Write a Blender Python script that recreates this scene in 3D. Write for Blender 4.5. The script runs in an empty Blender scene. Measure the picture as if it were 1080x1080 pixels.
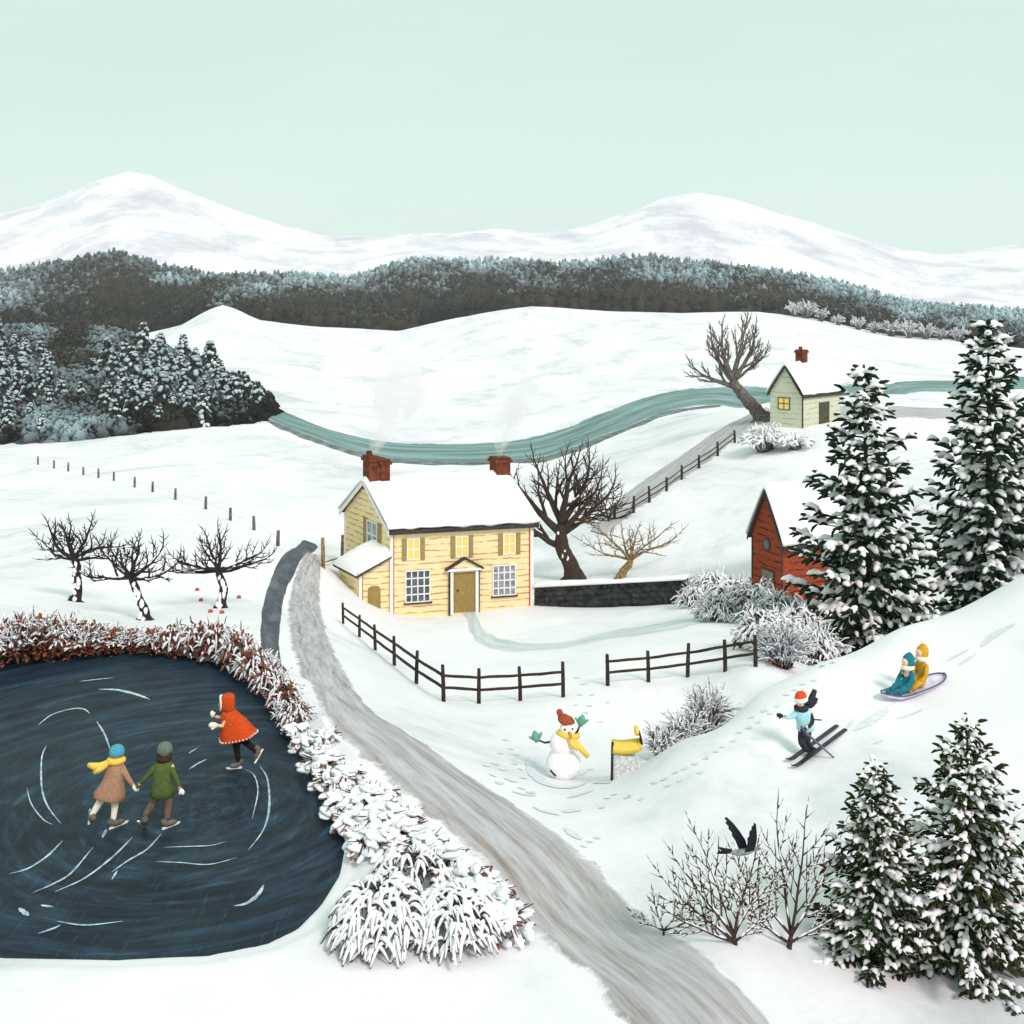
import bpy, math, random
import numpy as np
from mathutils import Vector, Matrix
R = math.radians
scene = bpy.context.scene
col = scene.collection
random.seed(7)

# ------------------------------------------------------------------ camera, sky, sun, exposure
F = 1200.0          # focal length in photo pixels (1080 wide)
HR = 300.0          # photo row of the true horizon (level camera with a lens shift)
CZ = 30.0           # eye height above datum
cam_d = bpy.data.cameras.new("camera"); cam = bpy.data.objects.new("camera", cam_d); col.objects.link(cam)
cam.location = (0, 0, CZ); cam.rotation_euler = (R(90), 0, 0)
cam_d.sensor_width = 36; cam_d.lens = 36 * F / 1080; cam_d.shift_y = -(540 - HR) / 1080
cam_d.clip_start = 0.1; cam_d.clip_end = 20000
scene.camera = cam

SUN_EL, SUN_AZ = 42, 150      # azimuth clockwise from +Y (north): sun behind the viewer, to the right
world = bpy.data.worlds.new("World"); scene.world = world; world.use_nodes = True
wt = world.node_tree; wt.nodes.clear()
wo = wt.nodes.new("ShaderNodeOutputWorld"); bg = wt.nodes.new("ShaderNodeBackground")
sky = wt.nodes.new("ShaderNodeTexSky"); sky.sky_type = 'NISHITA'; sky.sun_disc = False
sky.sun_elevation = R(SUN_EL); sky.sun_rotation = R(SUN_AZ); sky.dust_density = 2.0; sky.ozone_density = 2.0
mx = wt.nodes.new("ShaderNodeMix"); mx.data_type = 'RGBA'; mx.inputs[0].default_value = 0.93
mx.inputs[7].default_value = (4.53, 5.82, 5.24, 1)     # thin even winter overcast, pale mint
tcw = wt.nodes.new("ShaderNodeTexCoord"); mpw = wt.nodes.new("ShaderNodeMapping"); mpw.inputs['Scale'].default_value = (1, 1, 5); nzw = wt.nodes.new("ShaderNodeTexNoise")
nzw.inputs['Scale'].default_value = 2.2; nzw.inputs['Detail'].default_value = 6; nzw.inputs['Roughness'].default_value = 0.6; crw = wt.nodes.new("ShaderNodeValToRGB")
crw.color_ramp.elements[0].position = 0.35; crw.color_ramp.elements[0].color = (4.42, 5.74, 5.17, 1); crw.color_ramp.elements[1].position = 0.68; crw.color_ramp.elements[1].color = (4.75, 5.97, 5.42, 1)
wt.links.new(tcw.outputs['Generated'], mpw.inputs[0]); wt.links.new(mpw.outputs[0], nzw.inputs['Vector']); wt.links.new(nzw.outputs['Fac'], crw.inputs[0]); wt.links.new(crw.outputs[0], mx.inputs[7])
wt.links.new(sky.outputs[0], mx.inputs[6]); wt.links.new(mx.outputs[2], bg.inputs[0])
bg.inputs[1].default_value = 0.15
wt.links.new(bg.outputs[0], wo.inputs[0])
sd = bpy.data.lights.new("sun", 'SUN'); sun = bpy.data.objects.new("sun", sd); col.objects.link(sun)
sd.energy = 2.6; sd.angle = R(14); sd.color = (1.0, 0.83, 0.88)
sv = Vector((math.sin(R(SUN_AZ)) * math.cos(R(SUN_EL)), math.cos(R(SUN_AZ)) * math.cos(R(SUN_EL)), math.sin(R(SUN_EL))))
sun.rotation_euler = sv.to_track_quat('Z', 'Y').to_euler(); sun.location = (0, 0, 80)
scene.view_settings.view_transform = 'Standard'; scene.view_settings.look = 'None'
scene.cycles.volume_bounces = 6; scene.view_settings.exposure = 0.0; scene.view_settings.gamma = 1.0

# ------------------------------------------------------------------ terrain shape
def sstep(a, b, x):
    t = np.clip((x - a) / (b - a), 0, 1); return t * t * (3 - 2 * t)
_perm = np.random.RandomState(3).rand(256, 256)
def vnoise(x, y):
    x = np.asarray(x, float); y = np.asarray(y, float)
    xi = np.floor(x).astype(int); yi = np.floor(y).astype(int)
    fx = x - xi; fy = y - yi; fx = fx * fx * (3 - 2 * fx); fy = fy * fy * (3 - 2 * fy)
    g = lambda i, j: _perm[i % 256, j % 256]
    a = g(xi, yi) * (1 - fx) + g(xi + 1, yi) * fx
    b = g(xi, yi + 1) * (1 - fx) + g(xi + 1, yi + 1) * fx
    return (a * (1 - fy) + b * fy) * 2 - 1
def fbm(x, y, o=4):
    s = 0; a = 1; t = 0
    for k in range(o):
        s = s + a * vnoise(x * 2 ** k + 17 * k, y * 2 ** k + 31 * k); t += a; a *= 0.5
    return s / t

HILL = [(-250, 356), (0, 354), (150, 353), (190, 343), (235, 322), (275, 338), (340, 345), (420, 349), (480, 336), (560, 323), (640, 328), (720, 330), (800, 329), (860, 336), (940, 354), (1000, 358), (1080, 368), (1300, 375)]
FOR = [(-250, 285), (0, 281), (50, 274), (120, 261), (180, 277), (230, 286), (300, 284), (370, 288), (430, 270), (520, 270), (600, 273), (680, 265), (760, 275), (820, 281), (880, 292), (960, 314), (1080, 323), (1300, 330)]
MTN = [(-250, 235), (0, 222), (40, 214), (70, 201), (100, 190), (135, 180), (165, 186), (200, 201), (250, 222), (300, 240), (350, 248), (400, 250), (450, 247), (520, 241), (580, 245), (620, 238), (660, 222), (700, 208), (735, 204), (780, 212), (830, 228), (880, 245), (940, 262), (985, 270), (1030, 265), (1080, 258), (1300, 240)]
def prof(t, px):
    a = np.array(t, float); return np.interp(px, a[:, 0], a[:, 1])
D0 = 620.0
CP = [(-150, 1227, 11), (200, 1227, 11), (540, 1205, 11), (820, 1190, 11), (1200, 1173, 11),
 (-150, 980, 15), (0, 980, 15), (250, 980, 15), (0, 763, 22), (200, 763, 22), (100, 692, 26), (-150, 692, 26), (330, 866, 18),
 (620, 972, 15.3), (540, 900, 17.2), (470, 850, 18.8), (400, 782, 22), (368, 755, 25), (340, 700, 33), (318, 640, 50), (325, 590, 68),
 (595, 820, 26), (525, 800, 26), (600, 735, 35), (480, 738, 35), (430, 700, 42), (362, 655, 56), (640, 720, 36), (790, 708, 34),
 (412, 648, 66), (562, 640, 68), (600, 608, 78), (500, 685, 50), (650, 665, 54), (640, 637, 67), (722, 638, 62),
 (760, 645, 53), (860, 692, 39), (826, 640, 64), (890, 632, 66), (700, 580, 80),
 (645, 535, 96), (700, 500, 104), (760, 462, 112), (800, 440, 118), (846, 452, 109), (850, 520, 84), (780, 500, 96), (1000, 445, 118), (1000, 425, 140), (1000, 520, 78),
 (270, 440, 240), (400, 480, 187), (540, 475, 192), (640, 450, 224), (700, 425, 270), (830, 415, 290), (950, 410, 305), (1100, 403, 318),
 (480, 500, 150), (300, 535, 100), (390, 560, 92), (700, 456, 155), (760, 436, 170), (330, 466, 190),
 (75, 632, 46), (150, 653, 43), (232, 640, 46), (20, 662, 34), (295, 572, 80), (190, 520, 110), (60, 487, 155), (120, 560, 70), (-20, 580, 68),
 (0, 474, 180), (150, 459, 200), (250, 448, 218), (-150, 478, 180),
 (235, 375, 400), (400, 408, 400), (540, 402, 400), (700, 382, 400), (900, 376, 400), (1060, 386, 400), (0, 420, 300), (0, 384, 430), (100, 402, 350), (-200, 400, 350),
 (960, 740, 25), (850, 806, 22.3), (1075, 690, 26), (1080, 606, 33), (1200, 570, 35), (950, 664, 30), (870, 698, 28), (800, 731, 27), (720, 780, 25), (650, 822, 24),
 (1080, 645, 41), (1200, 620, 44), (950, 692, 39), (860, 722, 33.5), (785, 745, 31.5), (728, 803, 27.8),
 (1000, 1003, 15), (880, 1003, 14.6), (760, 990, 14.2), (820, 905, 17.3), (950, 880, 18), (700, 905, 17.8), (1150, 990, 15)]
for p in (-250, -50, 60, 150, 190, 235, 275, 340, 420, 480, 560, 640, 720, 800, 860, 940, 1000, 1080, 1300):
    CP.append((p, float(prof(HILL, p)), D0))
_c = np.array([((p - 540) / F * 3.0, math.log(d)) for p, r, d in CP]); _v = np.array([r for p, r, d in CP], float)
def _k(r2): return 0.5 * r2 * np.log(r2 + 1e-12)
_n = len(_c); _A = np.zeros((_n + 3, _n + 3))
_A[:_n, :_n] = _k(((_c[:, None] - _c[None]) ** 2).sum(-1)) + np.eye(_n) * 2e-4
_A[:_n, _n] = 1; _A[:_n, _n + 1:] = _c; _A[_n, :_n] = 1; _A[_n + 1:, :_n] = _c.T
_w = np.linalg.solve(_A, np.concatenate([_v, [0, 0, 0]]))
def rbf(u, L):
    u = np.asarray(u, float); L = np.asarray(L, float); sh = np.broadcast(u, L).shape
    p = np.stack([np.broadcast_to(u * 3.0, sh).ravel(), np.broadcast_to(L, sh).ravel()], 1); out = np.zeros(len(p))
    for i in range(0, len(p), 40000):
        q = p[i:i + 40000]; r2 = ((q[:, None] - _c[None]) ** 2).sum(-1)
        out[i:i + 40000] = _k(r2) @ _w[:_n] + _w[_n] + q @ _w[_n + 1:]
    return out.reshape(sh)
def Vrow(u, d):
    """photo row at which the bare ground at direction u, depth d appears"""
    u = np.clip(u, -0.66, 0.62); L = np.log(np.clip(d, 9, None)); px = u * F + 540
    near = rbf(u, np.minimum(L, math.log(D0)))
    ks = np.array([math.log(k) for k in (D0, 760, 1350, 1700, 2600, 3900, 6500)])
    hi, fo, mt = prof(HILL, px), prof(FOR, px), prof(MTN, px)
    rows = [hi, hi + 5, fo + 9, fo + 22, fo + 18, mt, np.full_like(mt, 300)]
    far = rows[-1] + 0.0
    for i in range(6):
        t = sstep(ks[i], ks[i + 1], L) if i not in (1, 4) else np.clip((L - ks[i]) / (ks[i + 1] - ks[i]), 0, 1)
        far = np.where((L >= ks[i]) & (L < ks[i + 1]), rows[i] * (1 - t) + rows[i + 1] * t, far)
    return np.where(L < math.log(D0), near, far)
PZ = CZ - 8.5      # level of the ice
def on_level(px, row, z):
    d = (CZ - z) * F / (row - HR); return ((px - 540) / F * d, d)
POND_PX = [(-90, 715), (-40, 706), (0, 700), (60, 691), (130, 687), (190, 689), (240, 700), (275, 722), (305, 762), (335, 812), (362, 858), (374, 890), (368, 925), (348, 958), (322, 985), (285, 1003), (220, 1016), (120, 1021), (0, 1019), (-100, 1005), (-170, 960), (-190, 860), (-150, 760)]
POND = np.array([on_level(p, r, PZ) for p, r in POND_PX])
def poly_sd(poly, x, y):
    """signed distance (negative inside)"""
    x = np.asarray(x, float); y = np.asarray(y, float); best = np.full(x.shape, 1e9); ins = np.zeros(x.shape, bool)
    for i in range(len(poly)):
        a = poly[i]; b = poly[(i + 1) % len(poly)]; ab = b - a
        t = np.clip(((x - a[0]) * ab[0] + (y - a[1]) * ab[1]) / (ab @ ab), 0, 1)
        best = np.minimum(best, np.hypot(x - a[0] - t * ab[0], y - a[1] - t * ab[1]))
        c = ((a[1] > y) != (b[1] > y)) & (x < (b[0] - a[0]) * (y - a[1]) / ((b[1] - a[1]) or 1e-9) + a[0]); ins ^= c
    return np.where(ins, -best, best)
def Z(x, y):
    x = np.asarray(x, float); y = np.asarray(y, float); yy = np.maximum(y, 6.0)
    z = CZ - (Vrow(x / yy, yy) - HR) / F * yy
    amp = np.clip(yy / 60, 0.25, 1) * 0.05 * (1 - sstep(60, 150, yy))
    z = z + amp * fbm(x / 2.1, yy / 2.1, 3) + np.where(yy > 60, np.clip((yy - 60) / 300, 0, 1) * 0.5 * fbm(x / 30, yy / 30), 0)
    m = yy < 45
    if m.any():
        sdv = poly_sd(POND, x, yy)
        t = sstep(0.0, 2.6, sdv)
        z = np.where(m, np.where(sdv < 0, PZ + 0.07 - 0.42 * sstep(0, 0.6, -sdv), z * t + (PZ + 0.07) * (1 - t)), z)
        z = np.where(m & (sdv > 0) , z + 0.10 * sstep(0.0, 0.35, sdv) * (1 - sstep(1.2, 3.0, sdv)), z)
    mm = yy > 2000
    if mm.any():
        z = z + np.where(mm, sstep(2000, 3000, yy) * yy / 1200 * (6.0 * fbm(x / 420, yy / 420, 6) - 7.0 * np.abs(fbm(x / 300 + 5, yy / 300, 5)) + 1.5), 0)
    return z
_Ls = np.exp(np.linspace(math.log(10.5), math.log(2000), 2600))
def at(px, row, dz=0.0):
    u = (px - 540) / F; z = Z(u * _Ls, _Ls); rr = HR + (CZ - z) / _Ls * F
    i = int(np.argmax(rr <= row)) if (rr <= row).any() else len(_Ls) - 1
    d = _Ls[i]
    if i > 0:
        a, b = rr[i - 1], rr[i]; t = min(max((a - row) / ((a - b) or 1e-9), 0), 1); d = _Ls[i - 1] * (1 - t) + _Ls[i] * t
    return Vector((u * d, d, float(Z(np.array([u * d]), np.array([d]))[0]) + dz))
def at_d(px, d, dz=0.0):
    x = (px - 540) / F * d; return Vector((x, d, float(Z(np.array([x]), np.array([d]))[0]) + dz))
# ------------------------------------------------------------------ materials
def new_mat(name):
    m = bpy.data.materials.new(name); m.use_nodes = True; t = m.node_tree
    b = t.nodes["Principled BSDF"]; return m, t, b
def srgb(h):
    c = [int(h[i:i + 2], 16) / 255 for i in (0, 2, 4)]
    return tuple(x / 12.92 if x <= 0.04045 else ((x + 0.055) / 1.055) ** 2.4 for x in c) + (1,)
def C4(c): return srgb(c) if isinstance(c, str) else (tuple(c) + (1,))[:4]
def ramp(t, fac, stops):
    r = t.nodes.new("ShaderNodeValToRGB"); e = r.color_ramp.elements
    while len(e) < len(stops): e.new(0.5)
    for i, (p, c) in enumerate(stops): e[i].position = p; e[i].color = C4(c)
    t.links.new(fac, r.inputs[0]); return r.outputs[0]
def noise(t, scale, detail=4, coord='Object', vec=None, rough=0.55, stretch=None, dist=0.0):
    n = t.nodes.new("ShaderNodeTexNoise"); n.inputs['Scale'].default_value = scale; n.inputs['Detail'].default_value = detail
    n.inputs['Roughness'].default_value = rough; n.inputs['Distortion'].default_value = dist
    if vec is None:
        tc = t.nodes.new("ShaderNodeTexCoord"); vec = tc.outputs[coord]
    if stretch:
        mp = t.nodes.new("ShaderNodeMapping"); mp.inputs['Scale'].default_value = stretch; t.links.new(vec, mp.inputs[0]); vec = mp.outputs[0]
    t.links.new(vec, n.inputs['Vector']); return n.outputs['Fac']
def bump(t, b, h, strength=0.3, dist=0.02):
    n = t.nodes.new("ShaderNodeBump"); n.inputs['Strength'].default_value = strength; n.inputs['Distance'].default_value = dist
    t.links.new(h, n.inputs['Height']); t.links.new(n.outputs[0], b.inputs['Normal'])
def mat(name, c1, c2=None, scale=6, rough=0.85, spec=0.25, bmp=0.3, bdist=0.01, stretch=None, lo=0.35, hi=0.65, detail=4):
    m, t, b = new_mat(name); b.inputs['Roughness'].default_value = rough; b.inputs['Specular IOR Level'].default_value = spec
    if c2 is None: b.inputs['Base Color'].default_value = C4(c1); f = noise(t, scale, detail, stretch=stretch) if bmp else None
    else:
        f = noise(t, scale, detail, stretch=stretch); t.links.new(ramp(t, f, [(lo, c1), (hi, c2)]), b.inputs['Base Color'])
    if bmp: bump(t, b, f, bmp, bdist)
    return m
SNOWC = (0.90, 0.90, 0.885); SNOWD = (0.80, 0.825, 0.825)
def snow_ground():
    m, t, b = new_mat("snow_ground"); b.inputs['Roughness'].default_value = 0.9; b.inputs['Specular IOR Level'].default_value = 0.1
    tc = t.nodes.new("ShaderNodeTexCoord")
    f = noise(t, 0.055, 7, vec=tc.outputs['Object'], rough=0.68, stretch=(1, 0.55, 1), dist=0.8)
    g = noise(t, 0.6, 6, vec=tc.outputs['Object'], rough=0.7)
    a = t.nodes.new("ShaderNodeMath"); a.operation = 'MULTIPLY_ADD'; a.inputs[1].default_value = 0.72
    t.links.new(f, a.inputs[0]); h = t.nodes.new("ShaderNodeMath"); h.operation = 'MULTIPLY'; h.inputs[1].default_value = 0.25
    t.links.new(g, h.inputs[0]); t.links.new(h.outputs[0], a.inputs[2])
    t.links.new(ramp(t, a.outputs[0], [(0.34, (0.56, 0.60, 0.625)), (0.46, (0.80, 0.80, 0.805)), (0.56, (0.91, 0.885, 0.885))]), b.inputs['Base Color'])
    bump(t, b, noise(t, 3.0, 7, vec=tc.outputs['Object'], rough=0.7), 0.35, 0.05)
    return m
M = {}
M['ground'] = snow_ground()
M['snow'] = mat('fallen_snow', (0.87, 0.86, 0.855), (0.93, 0.905, 0.90), 9, 0.9, 0.1, 0.5, 0.02)
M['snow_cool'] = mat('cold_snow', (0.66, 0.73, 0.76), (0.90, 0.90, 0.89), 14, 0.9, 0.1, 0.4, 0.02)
M['frost'] = mat('frost', (0.72, 0.75, 0.77), (0.92, 0.91, 0.90), 20, 0.9, 0.1, 0.4, 0.01)
M['frost_grey'] = mat('grey_frost', (0.42, 0.46, 0.50), (0.88, 0.88, 0.88), 11, 0.9, 0.1, 0.3, 0.01)
M['bark_black'] = mat('black_bark', '1c1a1a', '383230', 14, 0.9, 0.2, 0.8, 0.02)
M['bark_brown'] = mat('dark_brown_bark', '2e2420', '4e4038', 12, 0.9, 0.2, 0.8, 0.02)
M['bark_grey'] = mat('grey_bark', '463f3c', '7d756e', 5, 0.9, 0.2, 0.8, 0.03)
M['bark_tan'] = mat('tan_bark', '6a5335', 'a08a60', 6, 0.9, 0.2, 0.6, 0.02)
M['bark_twig'] = mat('twig_bark', '2c211d', '57443a', 25, 0.9, 0.2, 0.4, 0.01)
M['spruce'] = mat('spruce_needles', (0.006, 0.018, 0.010), (0.022, 0.042, 0.020), 5, 0.9, 0.05, 0.8, 0.02)
M['spruce_olive'] = mat('olive_spruce_needles', (0.008, 0.018, 0.008), (0.05, 0.06, 0.022), 3.5, 0.9, 0.05, 0.8, 0.02)
M['russet'] = mat('russet_leaves', (0.13, 0.038, 0.018), (0.33, 0.10, 0.05), 7, 0.85, 0.2, 0.4, 0.01)
M['ash_twigs'] = mat('dark_ash_twigs', '2a2728', '5a4c4a', 10, 0.9, 0.2, 0.4, 0.01)
M['fence_wood'] = mat('dark_fence_wood', '1f1917', '46392f', 9, 0.85, 0.2, 0.7, 0.01, stretch=(1, 1, 4))
M['old_wood'] = mat('weathered_wood', '5d5242', '8c8273', 9, 0.9, 0.2, 0.6, 0.01, stretch=(1, 1, 0.3))
M['stone'] = mat('black_stone', '17191a', '3c3f3e', 2.2, 0.85, 0.3, 1.0, 0.06)

def attr_mat(name, dark, mid, frost, scale=0.12):
    """foliage with hoar frost held by the crowns: a per-tree amount (painted mist included) plus what lies on upward faces"""
    m, t, b = new_mat(name); b.inputs['Roughness'].default_value = 0.9; b.inputs['Specular IOR Level'].default_value = 0.1
    tone = t.nodes.new("ShaderNodeAttribute"); tone.attribute_name = 'tone'
    fr = t.nodes.new("ShaderNodeAttribute"); fr.attribute_name = 'rime_mist'
    ge = t.nodes.new("ShaderNodeNewGeometry"); sp = t.nodes.new("ShaderNodeSeparateXYZ"); t.links.new(ge.outputs['Normal'], sp.inputs[0])
    n = noise(t, scale, 5, rough=0.7)
    s1 = t.nodes.new("ShaderNodeMath"); s1.operation = 'ADD'; t.links.new(fr.outputs['Fac'], s1.inputs[0]); t.links.new(n, s1.inputs[1])
    s2 = t.nodes.new("ShaderNodeMath"); s2.operation = 'MULTIPLY_ADD'; s2.inputs[1].default_value = 0.30; t.links.new(sp.outputs[2], s2.inputs[0]); t.links.new(s1.outputs[0], s2.inputs[2])
    mr = t.nodes.new("ShaderNodeMapRange"); mr.inputs[1].default_value = 0.85; mr.inputs[2].default_value = 1.65; t.links.new(s2.outputs[0], mr.inputs[0])
    base = ramp(t, tone.outputs['Fac'], [(0, dark), (1, mid)])
    mx = t.nodes.new("ShaderNodeMix"); mx.data_type = 'RGBA'; t.links.new(mr.outputs[0], mx.inputs[0]); t.links.new(base, mx.inputs[6]); mx.inputs[7].default_value = C4(frost)
    t.links.new(mx.outputs[2], b.inputs['Base Color']); return m

# ------------------------------------------------------------------ mesh helpers
class MB:
    def __init__(s): s.v = []; s.f = []; s.sm = True
    def add(s, vs, fs):
        o = len(s.v); s.v.extend(tuple(p) for p in vs); s.f.extend(tuple(i + o for i in f) for f in fs); return s
    def tube(s, pts, rads, n=6, cap=True):
        pts = [Vector(p) for p in pts]; vs = []; fs = []; up = None
        for i, p in enumerate(pts):
            d = (pts[min(i + 1, len(pts) - 1)] - pts[max(i - 1, 0)])
            if d.length < 1e-9: d = Vector((0, 0, 1))
            d.normalize()
            if up is None: up = d.orthogonal().normalized()
            up = (up - d * up.dot(d)); up = up.normalized() if up.length > 1e-6 else d.orthogonal().normalized()
            sd = d.cross(up); r = rads[i] if hasattr(rads, '__len__') else rads
            for k in range(n):
                a = 2 * math.pi * k / n; vs.append(p + up * (math.cos(a) * r) + sd * (math.sin(a) * r))
        for i in range(len(pts) - 1):
            for k in range(n):
                a = i * n + k; b = i * n + (k + 1) % n; fs.append((a, b, b + n, a + n))
        if cap:
            fs.append(tuple(range(n - 1, -1, -1))); fs.append(tuple(range((len(pts) - 1) * n, len(pts) * n)))
        return s.add(vs, fs)
    def box(s, lo, hi, P=None, jit=0):
        P = P or (lambda a, b, c: (a, b, c)); x0, y0, z0 = lo; x1, y1, z1 = hi
        vs = [P(x, y, z) for z in (z0, z1) for y in (y0, y1) for x in (x0, x1)]
        return s.add(vs, [(0, 2, 3, 1), (4, 5, 7, 6), (0, 1, 5, 4), (2, 6, 7, 3), (0, 4, 6, 2), (1, 3, 7, 5)])
    def ell(s, c, r, n=8, m=5, rot=None, jit=0.0):
        c = Vector(c); vs = []; fs = []; r = (r, r, r) if not hasattr(r, '__len__') else r
        def pt(x, y, z):
            j = 1 + (random.uniform(-jit, jit) if jit else 0); q = Vector((x * r[0] * j, y * r[1] * j, z * r[2] * j))
            return c + (rot @ q if rot else q)
        vs.append(pt(0, 0, 1))
        for i in range(1, m):
            a = math.pi * i / m
            for k in range(n):
                b = 2 * math.pi * k / n; vs.append(pt(math.sin(a) * math.cos(b), math.sin(a) * math.sin(b), math.cos(a)))
        vs.append(pt(0, 0, -1)); L = len(vs) - 1
        for k in range(n): fs.append((0, 1 + k, 1 + (k + 1) % n)); fs.append((L, L - n + (k + 1) % n, L - n + k))
        for i in range(m - 2):
            for k in range(n):
                a = 1 + i * n + k; b = 1 + i * n + (k + 1) % n; fs.append((a, a + n, b + n, b))
        return s.add(vs, fs)
    def spindle(s, a, b, w, th, up=Vector((0, 0, 1)), n=5):
        """leaf-like tapering dab from a to b, w wide, th thick"""
        a = Vector(a); b = Vector(b); d = b - a; sd = d.cross(up)
        sd = sd.normalized() if sd.length > 1e-6 else d.orthogonal().normalized(); nn = sd.cross(d).normalized()
        bend = nn * (th * 0.6); vs = [a]; fs = []; prof_ = [(0.22, 0.75), (0.6, 1.0), (0.88, 0.62)]
        for t, k in prof_:
            c = a + d * t + bend * math.sin(math.pi * t)
            for q in range(n):
                an = 2 * math.pi * q / n; vs.append(c + sd * (math.cos(an) * w * k * .5) + nn * (math.sin(an) * th * k * .5))
        vs.append(b); L = len(vs) - 1
        for k in range(n): fs.append((0, 1 + (k + 1) % n, 1 + k)); fs.append((L, L - n + k, L - n + (k + 1) % n))
        for i in range(2):
            for k in range(n):
                p = 1 + i * n + k; q = 1 + i * n + (k + 1) % n; fs.append((p, q, q + n, p + n))
        return s.add(vs, fs)
    def prism(s, pts, P0, P1):
        """closed outline pts [(a,b)] mapped by P0 and P1 to the two faces"""
        n = len(pts); vs = [P0(*p) for p in pts] + [P1(*p) for p in pts]
        return s.add(vs, [tuple(range(n - 1, -1, -1)), tuple(range(n, 2 * n))] + [(i, (i + 1) % n, (i + 1) % n + n, i + n) for i in range(n)])
    def obj(s, name, m, parent=None, smooth=True, origin=None):
        me = bpy.data.meshes.new(name)
        v = s.v
        if parent is not None and origin is None: origin = parent.get('_o')
        if origin is not None:
            ox, oy, oz = origin; v = [(a - ox, b - oy, c - oz) for a, b, c in v]
        me.from_pydata(v, [], s.f); me.update()
        if smooth: me.polygons.foreach_set('use_smooth', [True] * len(me.polygons))
        o = bpy.data.objects.new(name, me); me.materials.append(m); col.objects.link(o)
        if parent is not None: o.parent = parent
        elif origin is not None: o.location = origin
        return o
def grid_obj(name, X, Y, Zv, m, parent=None):
    h, w = X.shape; v = np.stack([X, Y, Zv], -1).reshape(-1, 3)
    i = np.arange(h * w).reshape(h, w); f = np.stack([i[:-1, :-1], i[:-1, 1:], i[1:, 1:], i[1:, :-1]], -1).reshape(-1, 4)
    me = bpy.data.meshes.new(name); me.vertices.add(len(v)); me.vertices.foreach_set('co', v.ravel())
    me.loops.add(f.size); me.loops.foreach_set('vertex_index', f.ravel().astype(np.int32))
    me.polygons.add(len(f)); me.polygons.foreach_set('loop_start', np.arange(0, f.size, 4, dtype=np.int32)); me.polygons.foreach_set('loop_total', np.full(len(f), 4, np.int32))
    me.polygons.foreach_set('use_smooth', np.ones(len(f), bool)); me.update(); me.validate()
    me.materials.append(m); o = bpy.data.objects.new(name, me); col.objects.link(o)
    if parent: o.parent = parent
    return o
def struct(o): o['kind'] = 'structure'; return o
def tag(o, label, cat, group=None, kind=None):
    o['label'] = label; o['category'] = cat
    if group: o['group'] = group
    if kind: o['kind'] = kind
    return o
def thing(name, label, cat, loc, group=None):
    """Empty at the thing's base; its parts are built in world coordinates and stored relative to it"""
    o = bpy.data.objects.new(name, None); col.objects.link(o); o.location = loc; o.empty_display_size = 0.3
    o['_o'] = tuple(loc); return tag(o, label, cat, group)
def copy_thing(o, loc, rz, sc, label, group=None):
    r = o.copy(); col.objects.link(r); r.location = loc; r.rotation_euler = (0, 0, rz); r.scale = sc if hasattr(sc, '__len__') else (sc, sc, sc)
    r['label'] = label
    if group: r['group'] = group
    for c in list(o.children):
        d = c.copy(); col.objects.link(d); d.parent = r
        for g in list(c.children):
            e = g.copy(); col.objects.link(e); e.parent = d
    return r
WORDS = ['first', 'second', 'third', 'fourth', 'fifth', 'sixth', 'seventh', 'eighth', 'ninth', 'tenth', 'eleventh', 'twelfth', 'thirteenth', 'fourteenth', 'fifteenth', 'sixteenth']

# ------------------------------------------------------------------ the land
def land(name, d0, d1, nu, nl, u0, u1, m):
    u = np.linspace(u0, u1, nu); d = np.exp(np.linspace(math.log(d0), math.log(d1), nl)); U, D = np.meshgrid(u, d); X = U * D
    return struct(grid_obj(name, X, D, Z(X, D), m))
land('snowy_ground', 6.2, 640, 820, 640, -0.85, 0.85, M['ground'])
hm = mat('forest_floor_snow', (0.055, 0.045, 0.035), (0.16, 0.155, 0.15), 0.02, 0.95, 0.1, 0)
land('forest_hills', 640, 2000, 260, 110, -0.8, 0.8, hm)
def mountain_mat():
    m, t, b = new_mat("mountain_snow"); b.inputs['Roughness'].default_value = 0.95; b.inputs['Specular IOR Level'].default_value = 0.05
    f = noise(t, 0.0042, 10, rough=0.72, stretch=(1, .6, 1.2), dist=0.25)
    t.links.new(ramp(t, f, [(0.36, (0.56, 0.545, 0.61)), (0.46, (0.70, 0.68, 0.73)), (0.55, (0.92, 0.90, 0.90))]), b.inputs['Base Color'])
    bump(t, b, noise(t, 0.012, 8, rough=0.7), 0.6, 12); return m
land('mountains', 2000, 6400, 420, 240, -0.8, 0.8, mountain_mat())
yy, xx = np.meshgrid(np.array([-400., 0, 6.19]), np.linspace(-60, 60, 40), indexing='ij')
zz = np.full_like(xx, 1.0) * 24.3; zz[-1] = Z(xx[-1], np.full(40, 6.19)) - 0.05
struct(grid_obj('snowy_ground_behind', xx, yy, zz, M['ground']))

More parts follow.
